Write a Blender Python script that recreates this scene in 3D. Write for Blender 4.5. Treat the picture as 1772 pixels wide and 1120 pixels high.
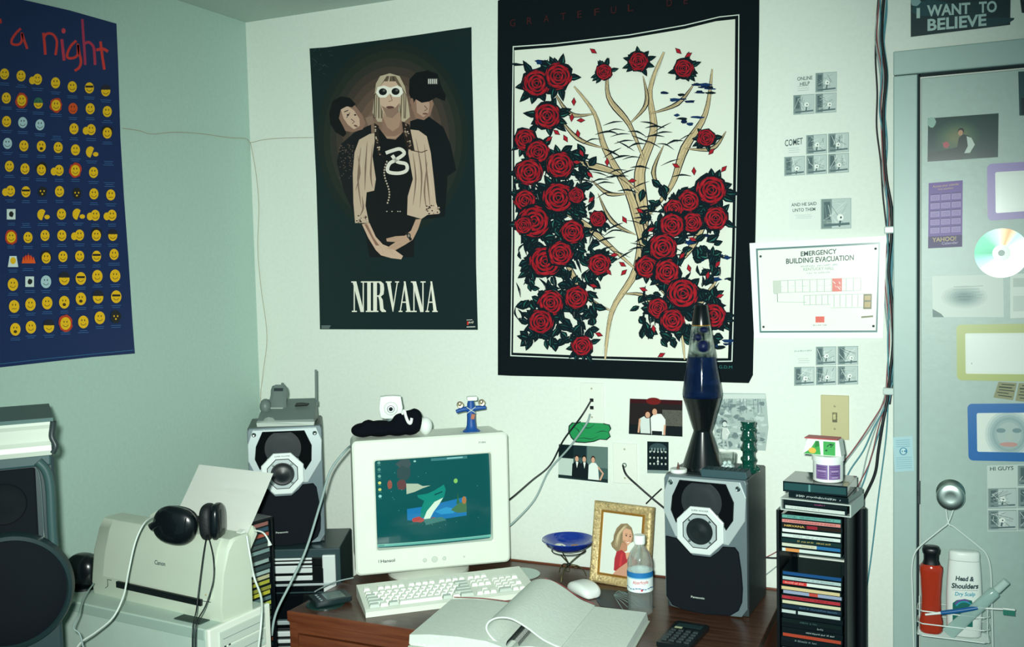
import bpy, bmesh, math, random
from mathutils import Vector, Matrix
from mathutils.geometry import tessellate_polygon
S = bpy.context.scene
for o in list(bpy.data.objects): bpy.data.objects.remove(o, do_unlink=True)
C = S.collection
PI = math.pi

# ------------------------------------------------------------------ camera, sky, flash, exposure
FPX = 1704.0
CAM = Vector((2.16515, -2.70, 1.61149))
_y, _p, _r = map(math.radians, (24.2, 3.43, -1.31))
FW = Vector((-math.sin(_y)*math.cos(_p), math.cos(_y)*math.cos(_p), -math.sin(_p)))
_r0 = Vector((math.cos(_y), math.sin(_y), 0)); _u0 = _r0.cross(FW)
RT = _r0*math.cos(_r)+_u0*math.sin(_r); UP = -_r0*math.sin(_r)+_u0*math.cos(_r)
cd = bpy.data.cameras.new('camera'); cam = bpy.data.objects.new('camera', cd); C.objects.link(cam)
cd.sensor_width = 36; cd.lens = 36*FPX/1772; cd.clip_start = .05
M3 = Matrix((RT, UP, -FW)).transposed()
cam.matrix_world = Matrix.Translation(CAM) @ M3.to_4x4()
S.camera = cam
w = bpy.data.worlds.new('world'); S.world = w; w.use_nodes = True
w.node_tree.nodes['Background'].inputs[0].default_value = (.30, .78, .80, 1)
w.node_tree.nodes['Background'].inputs[1].default_value = .24
# the camera's flash: a small lamp beside the lens, its beam fading off axis
fl = bpy.data.lights.new('camera_flash', 'SPOT'); fo = bpy.data.objects.new('camera_flash', fl); C.objects.link(fo)
fl.energy = 400; fl.color = (.90, 1.0, .93); fl.shadow_soft_size = .025
fl.spot_size = math.radians(82); fl.spot_blend = 1.0
fo.location = CAM - RT*.05 + UP*.05
_a = (FW + RT*.0 - UP*.13).normalized()
fo.rotation_euler = _a.to_track_quat('-Z', 'Y').to_euler()
S.view_settings.view_transform = 'Standard'; S.view_settings.look = 'None'
S.view_settings.exposure = 0.0; S.view_settings.gamma = 1.0
S.view_settings.use_curve_mapping = False

# ------------------------------------------------------------------ positions: a sight line met with a plane of the room
def ray(x, y): return FW + RT*((x-886)/FPX) - UP*((y-560)/FPX)
def on(x, y, ax, val=0.0):
    d = ray(x, y); return CAM + d*((val-CAM[ax])/d[ax])
def D(x, y, dep): return CAM + ray(x, y)*dep
def back(x, y, off=0.0): return on(x, y, 1, -off)
def left(x, y, off=0.0): return on(x, y, 0, off)

# ------------------------------------------------------------------ materials
def lin(c):
    if isinstance(c, str):
        c = c.lstrip('#'); c = tuple(int(c[i:i+2], 16)/255 for i in (0, 2, 4))
    return tuple((v/12.92 if v <= .04045 else ((v+.055)/1.055)**2.4) for v in c[:3])
MATS = {}
def mat(name, col, rough=.5, metal=0.0, spec=.5, noise=0.0, bump=0.0, scale=40.0, trans=0.0, ior=1.45, coat=0.0, emit=0.0, alpha=1.0):
    if name in MATS: return MATS[name]
    m = bpy.data.materials.new(name); m.use_nodes = True; nt = m.node_tree; b = nt.nodes['Principled BSDF']
    c = lin(col)
    b.inputs['Base Color'].default_value = (*c, 1); b.inputs['Roughness'].default_value = rough
    b.inputs['Metallic'].default_value = metal; b.inputs['Specular IOR Level'].default_value = spec
    b.inputs['Transmission Weight'].default_value = trans; b.inputs['IOR'].default_value = ior
    b.inputs['Coat Weight'].default_value = coat; b.inputs['Alpha'].default_value = alpha
    if emit: b.inputs['Emission Color'].default_value = (*c, 1); b.inputs['Emission Strength'].default_value = emit
    if noise or bump:
        tc = nt.nodes.new('ShaderNodeTexCoord'); nz = nt.nodes.new('ShaderNodeTexNoise')
        nz.inputs['Scale'].default_value = scale; nz.inputs['Detail'].default_value = 4
        nt.links.new(tc.outputs['Object'], nz.inputs['Vector'])
        if noise:
            r = nt.nodes.new('ShaderNodeValToRGB')
            r.color_ramp.elements[0].color = (*[v*(1-noise) for v in c], 1); r.color_ramp.elements[0].position = .3
            r.color_ramp.elements[1].color = (*[min(1, v*(1+noise)) for v in c], 1); r.color_ramp.elements[1].position = .7
            nt.links.new(nz.outputs['Fac'], r.inputs['Fac']); nt.links.new(r.outputs['Color'], b.inputs['Base Color'])
        if bump:
            bp = nt.nodes.new('ShaderNodeBump'); bp.inputs['Strength'].default_value = bump; bp.inputs['Distance'].default_value = .002
            nt.links.new(nz.outputs['Fac'], bp.inputs['Height']); nt.links.new(bp.outputs['Normal'], b.inputs['Normal'])
    MATS[name] = m; return m
def print_mat(name, rough, spec=.5, coat=0.0, emit=0.0, bump=0.0):
    if name in MATS: return MATS[name]
    m = mat(name, '#ffffff', rough, 0, spec, coat=coat, bump=bump, scale=300); nt = m.node_tree; b = nt.nodes['Principled BSDF']
    a = nt.nodes.new('ShaderNodeVertexColor'); a.layer_name = 'Col'
    nt.links.new(a.outputs['Color'], b.inputs['Base Color'])
    if emit:
        nt.links.new(a.outputs['Color'], b.inputs['Emission Color']); b.inputs['Emission Strength'].default_value = emit
    return m
def wood_mat(name, c1, c2, rough=.35, scale=6):
    m = mat(name, c1, rough); nt = m.node_tree; b = nt.nodes['Principled BSDF']
    tc = nt.nodes.new('ShaderNodeTexCoord'); mp = nt.nodes.new('ShaderNodeMapping'); mp.inputs['Scale'].default_value = (1, 14, 14)
    nz = nt.nodes.new('ShaderNodeTexNoise'); nz.inputs['Scale'].default_value = scale; nz.inputs['Detail'].default_value = 8
    r = nt.nodes.new('ShaderNodeValToRGB'); r.color_ramp.elements[0].color = (*lin(c1), 1); r.color_ramp.elements[1].color = (*lin(c2), 1)
    r.color_ramp.elements[0].position = .35; r.color_ramp.elements[1].position = .65
    nt.links.new(tc.outputs['Object'], mp.inputs['Vector']); nt.links.new(mp.outputs['Vector'], nz.inputs['Vector'])
    nt.links.new(nz.outputs['Fac'], r.inputs['Fac']); nt.links.new(r.outputs['Color'], b.inputs['Base Color'])
    return m
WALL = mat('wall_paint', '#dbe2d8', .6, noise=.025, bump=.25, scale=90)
LWALL = mat('wall_paint_shaded', '#abc5b9', .6, noise=.03, bump=.25, scale=90)  # same paint as the back wall, its dim teal shade put into the colour
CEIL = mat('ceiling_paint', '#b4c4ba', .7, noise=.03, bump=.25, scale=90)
FLOOR = mat('floor_carpet', '#3c4a4a', .95, noise=.3, bump=.6, scale=200)
DOORM = mat('door_paint', '#a3b7b0', .38, noise=.03, bump=.1, scale=60)
TRIM = mat('frame_paint', '#a1b8b2', .4, noise=.02)
PMATTE = print_mat('print_matte', .75, .3)
PSEMI = print_mat('print_semigloss', .42, .4)
PGLOSS = print_mat('print_gloss', .22, .5)
PCLOTH = print_mat('print_cloth', .92, .15, bump=.2)
PSCREEN = print_mat('screen_image', .12, .5, emit=.12)
BLK = mat('black_plastic', '#0d1416', .35)
BLKM = mat('black_matte', '#0c1218', .85, spec=.2, bump=.3, scale=400)
BEIGE = mat('beige_plastic', '#dce2d5', .42, noise=.02, scale=20)
BEIGE2 = mat('pc_beige', '#b4c8bc', .45, noise=.03, scale=20)
PRINTM = mat('printer_beige', '#bfc9b8', .42, noise=.02, scale=15)
DKGREY = mat('speaker_cabinet', '#2a3537', .42, noise=.05)
MIDGREY = mat('speaker_grey', '#66757a', .38, metal=.3)
SILVER = mat('silver_paint', '#b4c0c0', .33, metal=.3)
SILVER2 = mat('bright_silver', '#d3dbd9', .42, metal=.15)
CHROME = mat('chrome', '#d5dbd8', .14, metal=1)
STEEL = mat('brushed_steel', '#b9c6c0', .3, metal=1)
WHITEP = mat('white_plastic', '#e6ece6', .35)
GREYP = mat('grey_plastic', '#7b8d8d', .4)
WIREW = mat('white_wire', '#cfdcd6', .4)
CBLK = mat('cable_black', '#0d1518', .45)
CGREY = mat('cable_grey', '#8fa3a0', .5)
CWHITE = mat('cable_white', '#c9d4cb', .45)
CBLUE = mat('cable_blue', '#4c8a96', .45)
CRED = mat('cable_red', '#8a4a4c', .45)
CLEAR = mat('clear_plastic', '#eef8f6', .08, alpha=.45, trans=.9, ior=1.25)
GLASSC = mat('clear_glass', '#eefaf6', .03, alpha=.5, trans=1.0, ior=1.3)
DESKTOP = wood_mat('desk_laminate', '#3b2419', '#54382a', .3)
DESKWOOD = wood_mat('desk_wood', '#5a2c1a', '#6f3c24', .4)

# ------------------------------------------------------------------ mesh helpers
def box(bm, c, s, bev=0.0, seg=2, M=None):
    r = bmesh.ops.create_cube(bm, size=1.0); vs = r['verts']
    bmesh.ops.scale(bm, vec=Vector(s), verts=vs)
    if bev:
        es = list({e for v in vs for e in v.link_edges})
        rr = bmesh.ops.bevel(bm, geom=es, offset=bev, segments=seg, affect='EDGES', profile=.5)
        vs = list({v for f in rr['faces'] for v in f.verts} | {v for v in vs if v.is_valid})
    if M is not None: bmesh.ops.transform(bm, matrix=M, verts=vs)
    bmesh.ops.translate(bm, vec=Vector(c), verts=vs); return vs
def prism(bm, pts, a, b, axis='y', bev=0.0, M=None, taper=1.0):
    """extrude a 2D outline between a and b along the axis"""
    cx = sum(p[0] for p in pts)/len(pts); cz = sum(p[1] for p in pts)/len(pts)
    def mk(p, d, k=1.0):
        u, v = cx+(p[0]-cx)*k, cz+(p[1]-cz)*k
        return Vector((u, d, v)) if axis == 'y' else Vector((u, v, d)) if axis == 'z' else Vector((d, u, v))
    A = [bm.verts.new(mk(p, a)) for p in pts]; B = [bm.verts.new(mk(p, b, taper)) for p in pts]
    n = len(pts); fs = [bm.faces.new(A), bm.faces.new(B[::-1])]
    for i in range(n): fs.append(bm.faces.new((A[i], B[i], B[(i+1) % n], A[(i+1) % n])))
    bmesh.ops.recalc_face_normals(bm, faces=fs)
    vs = A+B
    if bev:
        es = [e for e in fs[0].edges]
        rr = bmesh.ops.bevel(bm, geom=es, offset=bev, segments=2, affect='EDGES', profile=.5)
        vs = list({v for v in vs if v.is_valid} | {v for f in rr['faces'] for v in f.verts})
    if M is not None: bmesh.ops.transform(bm, matrix=M, verts=vs)
    return vs
def lathe(bm, prof, seg=40, c=(0, 0, 0), M=None, cap=True):
    rings = []
    for r, z in prof:
        if r < 1e-5: rings.append([bm.verts.new((0, 0, z))])
        else: rings.append([bm.verts.new((r*math.cos(2*PI*k/seg), r*math.sin(2*PI*k/seg), z)) for k in range(seg)])
    for a, b in zip(rings, rings[1:]):
        for k in range(seg):
            k2 = (k+1) % seg
            if len(a) == 1 and len(b) == 1: continue
            if len(a) == 1: bm.faces.new((a[0], b[k2], b[k]))
            elif len(b) == 1: bm.faces.new((a[k], a[k2], b[0]))
            else: bm.faces.new((a[k], a[k2], b[k2], b[k]))
    if cap:
        if len(rings[0]) > 1: bm.faces.new(rings[0][::-1])
        if len(rings[-1]) > 1: bm.faces.new(rings[-1])
    vs = [v for r in rings for v in r]
    if M is not None: bmesh.ops.transform(bm, matrix=M, verts=vs)
    bmesh.ops.translate(bm, vec=Vector(c), verts=vs); return vs
def smooth_path(pts, n=6):
    P = [Vector(p) for p in pts]; out = []
    if len(P) < 3: return P
    for i in range(len(P)-1):
        p0 = P[max(i-1, 0)]; p1 = P[i]; p2 = P[i+1]; p3 = P[min(i+2, len(P)-1)]
        for k in range(n):
            t = k/n
            out.append(.5*((2*p1)+(p2-p0)*t+(2*p0-5*p1+4*p2-p3)*t*t+(3*p1-p0-3*p2+p3)*t**3))
    out.append(P[-1]); return out
def tube(bm, pts, r, seg=8, smooth=6, closed=False):
    P = smooth_path(pts, smooth) if smooth else [Vector(p) for p in pts]
    n = len(P); rings = []; up = None
    for i, p in enumerate(P):
        t = (P[(i+1) % n]-P[i-1]) if closed else (P[min(i+1, n-1)]-P[max(i-1, 0)])
        if t.length < 1e-9: t = Vector((0, 0, 1))
        t.normalize()
        if up is None: up = t.orthogonal().normalized()
        up = (up-t*up.dot(t));
        if up.length < 1e-6: up = t.orthogonal()
        up.normalize(); s = t.cross(up)
        rr = r(i/(n-1)) if callable(r) else r
        rings.append([bm.verts.new(p+(up*math.cos(2*PI*k/seg)+s*math.sin(2*PI*k/seg))*rr) for k in range(seg)])
    for i in range(n if closed else n-1):
        a, b = rings[i], rings[(i+1) % n]
        for k in range(seg): bm.faces.new((a[k], a[(k+1) % seg], b[(k+1) % seg], b[k]))
    if not closed: bm.faces.new(rings[0][::-1]); bm.faces.new(rings[-1])
    return [v for q in rings for v in q]
def ball(bm, c, r, seg=20, M=None):
    rr = bmesh.ops.create_uvsphere(bm, u_segments=seg, v_segments=seg//2+2, radius=1.0); vs = rr['verts']
    s = r if hasattr(r, '__len__') else (r, r, r)
    bmesh.ops.scale(bm, vec=Vector(s), verts=vs)
    if M is not None: bmesh.ops.transform(bm, matrix=M, verts=vs)
    bmesh.ops.translate(bm, vec=Vector(c), verts=vs); return vs
def rot(ax, deg): return Matrix.Rotation(math.radians(deg), 4, ax)
def tag(o, label=None, cat=None, group=None, kind=None):
    if label: o['label'] = label
    if cat: o['category'] = cat
    if group: o['group'] = group
    if kind: o['kind'] = kind
    return o
def obj(name, bm, m, parent=None, loc=None, rz=0.0, smooth=False, label=None, ang=40):
    me = bpy.data.meshes.new(name)
    bmesh.ops.recalc_face_normals(bm, faces=bm.faces)
    bm.to_mesh(me); bm.free()
    o = bpy.data.objects.new(name, me); C.objects.link(o)
    for q in (m if isinstance(m, (list, tuple)) else [m]): me.materials.append(q)
    if smooth:
        me.polygons.foreach_set('use_smooth', [True]*len(me.polygons))
        me.set_sharp_from_angle(angle=math.radians(ang))
    if parent: o.parent = parent
    if loc is not None: o.location = loc
    if rz: o.rotation_euler = (0, 0, math.radians(rz))
    if label: o['label'] = label
    return o
def thing(name, loc, rz, label, cat, group=None):
    o = bpy.data.objects.new(name, None); C.objects.link(o); o.empty_display_size = .05
    o.location = loc; o.rotation_euler = (0, 0, math.radians(rz)); return tag(o, label, cat, group)
def recentre(o):
    """put the origin of a mesh at its own middle"""
    me = o.data; c = sum((v.co for v in me.vertices), Vector())/len(me.vertices)
    me.transform(Matrix.Translation(-c)); o.location = Vector(o.location)+c; return o
def NB(): return bmesh.new()
def BX(name, c, s, m, parent=None, bev=0.0, **k):
    bm = NB(); box(bm, c, s, bev); return obj(name, bm, m, parent, **k)

# ------------------------------------------------------------------ print painter: coloured flat shapes on a sheet, one mesh
_fonts = {}
def glyphs(s, bold=0.0, space=1.0):
    key = (s, bold, space)
    if key in _fonts: return _fonts[key]
    cu = bpy.data.curves.new('t', 'FONT'); cu.body = s; cu.size = 1; cu.offset = bold; cu.space_character = space; cu.resolution_u = 3
    o = bpy.data.objects.new('t', cu); C.objects.link(o)
    dg = bpy.context.evaluated_depsgraph_get(); ev = o.evaluated_get(dg); me = ev.to_mesh()
    me.calc_loop_triangles()
    V = [(v.co.x, v.co.y) for v in me.vertices]; T = [tuple(t.vertices) for t in me.loop_triangles]
    ev.to_mesh_clear(); bpy.data.objects.remove(o); bpy.data.curves.remove(cu)
    x0 = min(v[0] for v in V); x1 = max(v[0] for v in V)
    V = [(v[0]-x0, v[1]) for v in V]
    _fonts[key] = (V, T, x1-x0); return _fonts[key]
def perp(a, b, w):
    dx, dy = b[0]-a[0], b[1]-a[1]; l = math.hypot(dx, dy) or 1; return (-dy/l*w, dx/l*w)
class Paint:
    def __init__(s, proj, base=.0012, step=8e-6, zoom=None, bend=None, wall=None):
        s.proj = proj; s.off = base; s.step = step; s.tris = []; s.zoom = zoom; s.bend = bend; s.wall = wall
        s.outline = None; s.base = base
    def z(s, p):
        if s.zoom: return (p[0]/s.zoom[0]+s.zoom[1], p[1]/s.zoom[0]+s.zoom[2])
        return (p[0], p[1])
    def poly(s, pts, col):
        P = [s.z(p) for p in pts]; c = lin(col); s.off += s.step
        for t in tessellate_polygon([[Vector((p[0], p[1], 0)) for p in P]]):
            s.tris.append(([P[i] for i in t], s.off, c))
    def sheet(s, pts, col):
        """the sheet itself, with its edge down to the surface behind"""
        s.poly(pts, col); s.outline = ([s.z(p) for p in pts], lin(col))
    def rect(s, x0, y0, x1, y1, col): s.poly([(x0, y0), (x1, y0), (x1, y1), (x0, y1)], col)
    def stroke(s, pts, wd, col, taper=False, sm=0):
        if sm:
            pts = [(p.x, p.y) for p in smooth_path([(p[0], p[1], 0) for p in pts], sm)]
        n = len(pts); L = []; R = []
        for i, p in enumerate(pts):
            a = pts[max(i-1, 0)]; b = pts[min(i+1, n-1)]
            h = wd/2*(1-abs(2*i/(n-1)-1)*.85 if taper else 1)
            d = perp(a, b, h); L.append((p[0]+d[0], p[1]+d[1])); R.append((p[0]-d[0], p[1]-d[1]))
        c = lin(col); s.off += s.step
        for i in range(n-1):
            for t in ((L[i], L[i+1], R[i+1]), (L[i], R[i+1], R[i])): s.tris.append(([s.z(p) for p in t], s.off, c))
    def ell(s, x, y, rx, ry, col, n=20, a0=0, a1=360, rotd=0):
        full = abs(a1-a0) >= 359.9; k = n if full else n+1; cr, sr = math.cos(math.radians(rotd)), math.sin(math.radians(rotd))
        P = []
        for i in range(k):
            a = math.radians(a0+(a1-a0)*i/n); u, v = rx*math.cos(a), ry*math.sin(a); P.append((x+u*cr-v*sr, y+u*sr+v*cr))
        s.poly(P, col)
    def arc(s, x, y, rx, ry, a0, a1, wd, col, n=14, taper=False):
        s.stroke([(x+rx*math.cos(math.radians(a0+(a1-a0)*i/n)), y+ry*math.sin(math.radians(a0+(a1-a0)*i/n))) for i in range(n+1)], wd, col, taper)
    def blob(s, x, y, rx, ry, col, rnd, n=14, j=.12):
        ph = rnd.random()*6; P = []
        for i in range(n):
            a = 2*PI*i/n+ph; k = 1+rnd.uniform(-j, j); P.append((x+rx*k*math.cos(a), y+ry*k*math.sin(a)))
        s.poly(P, col)
    def text(s, t, a, b, h, col, bold=0.0, up=None, mono=None, space=1.0):
        V, T, W = glyphs(t, bold, space); ux, uy = (b[0]-a[0])/W, (b[1]-a[1])/W
        vx, vy = up or (0, -1); h = h/.72
        c = lin(col); s.off += s.step
        Q = [s.z((a[0]+v[0]*ux+v[1]*vx*h, a[1]+v[0]*uy+v[1]*vy*h)) for v in V]
        for q in T: s.tris.append(([Q[i] for i in q], s.off, c))
    def ticks(s, a, b, h, col, up=None, seed=0):
        r_ = random.Random(hash((round(a[0], 3), round(b[0], 3)))+seed); L_ = math.hypot(b[0]-a[0], b[1]-a[1]); ux, uy = (b[0]-a[0])/L_, (b[1]-a[1])/L_
        vx, vy = up or (0, -1); x = 0
        while x < L_-h*.3:
            w_ = h*r_.uniform(.25, .6)
            if r_.random() > .15:
                k0, k1 = r_.uniform(0, .25), r_.uniform(.6, 1); s.stroke([(a[0]+ux*x+vx*h*k0, a[1]+uy*x+vy*h*k0), (a[0]+ux*(x+w_*.4)+vx*h*k1, a[1]+uy*(x+w_*.4)+vy*h*k1)], h*.2, col)
                if r_.random() > .4: s.stroke([(a[0]+ux*x+vx*h*.5, a[1]+uy*x+vy*h*.5), (a[0]+ux*(x+w_*.7)+vx*h*.55, a[1]+uy*(x+w_*.7)+vy*h*.55)], h*.18, col)
            x += w_+h*.12
    def build(s, name, m, parent=None, grid=None):
        T = s.tris; OL = s.outline; proj = s.proj
        if s.wall:   # photograph-plane coordinates become metres on the wall first
            i0, sg = (0, 1) if s.wall == 'back' else (1, 1)
            mm = lambda p: (lambda v: (v[i0], v[2]))(proj(p[0], p[1], 0.0))
            T = [([mm(p) for p in P], o, c) for P, o, c in T]
            if OL: OL = ([mm(p) for p in OL[0]], OL[1])
            proj = (lambda a_, b_, o: Vector((a_, -o, b_))) if s.wall == 'back' else (lambda a_, b_, o: Vector((o, a_, b_)))
        bend = s.bend or (lambda x, y: 0.0)
        def cut(P, ax, g):
            lo = min(p[ax] for p in P); hi = max(p[ax] for p in P); out = []; k0 = math.floor(lo/g+1e-6)+1; cur = P
            while k0*g < hi-1e-9 and len(cur) > 2:
                c_ = k0*g; L_ = []; R_ = []
                for i in range(len(cur)):
                    p, q_ = cur[i], cur[(i+1) % len(cur)]
                    (L_ if p[ax] <= c_ else R_).append(p)
                    if p[ax] == c_: R_.append(p)
                    if (p[ax]-c_)*(q_[ax]-c_) < 0:
                        t = (c_-p[ax])/(q_[ax]-p[ax]); m_ = [p[0]+(q_[0]-p[0])*t, p[1]+(q_[1]-p[1])*t]; m_[ax] = c_; m_ = tuple(m_); L_.append(m_); R_.append(m_)
                if len(L_) > 2: out.append(L_)
                cur = R_; k0 += 1
            if len(cur) > 2: out.append(cur)
            return out
        if grid:
            gu, gv = grid
            T = [(Q, o, c) for P, o, c in T for P1 in (cut(P, 0, gu) if gu else [P]) for Q in (cut(P1, 1, gv) if gv else [P1])]
            proj0 = proj; memo = {}
            def node(i, j, o):
                key = (i, j, round(o, 7))
                if key not in memo: memo[key] = proj0(i*(gu or 1), j*(gv or 1), o+bend(i*(gu or 1), j*(gv or 1)))
                return memo[key]
            def proj(x, y, o, cx=None, cy=None):
                if gu and gv:
                    i = math.floor((x if cx is None else cx)/gu); j = math.floor((y if cy is None else cy)/gv); a_, b_ = x/gu-i, y/gv-j
                    return (node(i, j, o)*(1-a_)+node(i+1, j, o)*a_)*(1-b_)+(node(i, j+1, o)*(1-a_)+node(i+1, j+1, o)*a_)*b_
                if gu:
                    i = math.floor((x if cx is None else cx)/gu); a_ = x/gu-i
                    return proj0(i*gu, y, o+bend(i*gu, y))*(1-a_)+proj0((i+1)*gu, y, o+bend((i+1)*gu, y))*a_
            bend = lambda x, y: 0.0
        vs = []; fs = []; cs = []
        def add(P, c):
            n = len(vs); vs.extend(P); fs.append(tuple(range(n, n+len(P)))); cs.extend([c]*len(P))
        def nrm(P):
            return (P[1]-P[0]).cross(P[2]-P[0])
        sgn = None
        for P, o, c in T:
            kw = {}
            if grid: kw = dict(cx=sum(p[0] for p in P)/len(P), cy=sum(p[1] for p in P)/len(P))
            Q = [proj(p[0], p[1], o+bend(p[0], p[1]), **kw) for p in P]
            R = proj(P[0][0], P[0][1], o+.01+bend(*P[0]), **kw)-Q[0]
            if nrm(Q).dot(R) < 0: Q = Q[::-1]
            add(Q, c)
        if OL:
            P, c = OL; n = len(P); base0 = s.proj if not s.wall else None
            for i in range(n):
                a, b = P[i], P[(i+1) % n]; g_ = min(v for v in (grid or (9,)) if v) if grid else None
                K = 1 if not grid else max(1, int(math.hypot(a[0]-b[0], a[1]-b[1])/g_*2))
                for j in range(K):
                    p = [a[0]+(b[0]-a[0])*j/K, a[1]+(b[1]-a[1])*j/K]; q = [a[0]+(b[0]-a[0])*(j+1)/K, a[1]+(b[1]-a[1])*(j+1)/K]
                    fp = (lambda x, y: proj(x, y, s.base+bend(x, y))); A_, B_ = fp(*p), fp(*q)
                    n_ = (proj(p[0], p[1], s.base+.01)-proj(p[0], p[1], s.base)).normalized()
                    if s.wall: add([A_, B_, Vector((B_.x, -.0002, B_.z)) if s.wall == 'back' else Vector((.0002, B_.y, B_.z)), Vector((A_.x, -.0002, A_.z)) if s.wall == 'back' else Vector((.0002, A_.y, A_.z))], c)
                    else: add([A_, B_, B_-n_*(s.base-.0002), A_-n_*(s.base-.0002)], c)
        me = bpy.data.meshes.new(name); me.from_pydata([tuple(v) for v in vs], [], fs)
        at = me.color_attributes.new('Col', 'FLOAT_COLOR', 'CORNER')
        at.data.foreach_set('color', [x for c in cs for x in (*c, 1.0)])
        me.materials.append(m); o = bpy.data.objects.new(name, me); C.objects.link(o)
        if parent: o.parent = parent
        else: recentre(o)
        return o
def local(fn):
    """a painter surface inside a thing: u to the right, v up, off towards the viewer (-y)"""
    return lambda u, v, o: Vector((u, -o, v)) if fn is None else fn(u, v, o)
def front(y0=0.0, x0=0.0, z0=0.0): return lambda u, v, o: Vector((x0+u, y0-o, z0+v))

# ================================================================== THE ROOM
BX('floor', (1.75, -1.5, -.01), (3.6, 3.2, .02), FLOOR)
bpy.data.objects['floor']['kind'] = 'structure'
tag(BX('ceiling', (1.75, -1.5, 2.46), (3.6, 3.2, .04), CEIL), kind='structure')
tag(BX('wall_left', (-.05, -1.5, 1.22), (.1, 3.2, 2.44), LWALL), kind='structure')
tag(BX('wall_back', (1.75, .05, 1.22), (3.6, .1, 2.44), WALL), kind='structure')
# door frame: two jambs and head
bm = NB()
box(bm, (2.053, -.014, 1.03), (.056, .028, 2.06), .003)
box(bm, (2.525, -.014, 2.0915), (1.0, .028, .059), .003)
box(bm, (2.997, -.014, 1.03), (.056, .028, 2.06), .003)
tag(obj('trim_1', bm, TRIM), kind='structure')
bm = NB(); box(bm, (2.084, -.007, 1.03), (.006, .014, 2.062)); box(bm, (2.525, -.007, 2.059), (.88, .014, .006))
tag(obj('door_shadow_strip', bm, mat('door_gap_shadow', '#16282b', .8)), kind='structure')  # dark strip standing in for the shadow between frame and door
door = tag(BX('door_1', (2.527, -.006, 1.026), (.876, .012, 2.05), DOORM, bev=.002), kind='structure')
KNOB = on(1645, 858, 1, -.05)
bm = NB(); A = rot('X', 90)
lathe(bm, [(.034, 0), (.034, .004), (.028, .01), (.013, .014), (.012, .03), (.022, .037), (.031, .046), (.033, .054), (.031, .061), (.024, .064), (.012, .0625), (0, .062)], 40, (KNOB.x, -.012, KNOB.z), A)
obj('door_knob', bm, STEEL, door, smooth=True)
lp = on(1588, 852, 1, -.012)
bm = NB(); box(bm, (lp.x+.003, -.0135, lp.z), (.007, .004, .06), .001); box(bm, (lp.x+.003, -.016, lp.z), (.005, .004, .014), .001)
obj('door_latch', bm, DKGREY, door)

# ================================================================== PAPER AND CLOTH ON THE WALLS
rnd = random.Random(3)
# --- smiley poster on the left wall
z = 1.75
P = Paint(left, wall='left', step=3e-6, bend=lambda y, z_: .005+.004*math.sin(y*11)+.008*max(0, (1.5-z_)/.12)+.004*math.sin(z_*7))
P.sheet([(-45, -12), (30, -2), (50, 2), (120, 18), (201, 41), (204, 110), (208, 240), (214, 340), (222, 450), (229, 560), (233, 612), (160, 618), (80, 627), (0, 636), (-45, 641)], '#0c2654')
P.stroke([(-40, 634), (0, 630), (80, 621), (160, 613), (231, 606)], .9, '#2e6a92')
RED = '#c8322c'
def sc(L, wd, col=RED): P.stroke([(a/7.383, b/7.383) for a, b in L], wd, col, sm=4)
sc([(0, 240), (10, 300)], 3)
sc([(262, 365), (205, 420), (150, 500), (150, 560), (230, 570), (275, 520), (275, 420), (300, 500), (345, 625)], 4.2)
sc([(550, 420), (565, 560), (575, 700)], 4.6); sc([(555, 480), (600, 430), (670, 440), (715, 500), (722, 580), (705, 705)], 4.2)
sc([(785, 500), (800, 640), (815, 775)], 5, '#b83048'); P.ell(808/7.383, 395/7.383, 3.6, 4.6, '#c83a4a')
sc([(970, 520), (900, 590), (855, 690), (865, 740), (940, 740), (990, 690), (990, 560), (1010, 680), (1030, 780), (1010, 860), (950, 905)], 4.4)
sc([(1048, 245), (1060, 450), (1075, 640), (1085, 830)], 4.4, '#a82c50'); sc([(1078, 560), (1130, 540), (1190, 600), (1205, 720), (1210, 830)], 4.6, '#b02c48')
sc([(1280, 530), (1300, 700), (1330, 890)], 4.6); sc([(1225, 640), (1310, 625), (1375, 660)], 5)
COLS = [(4, 128), (36, 134), (70, 132), (101, 140), (131, 148), (157, 156), (186, 158)]
YL = '#e6b412'
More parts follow.
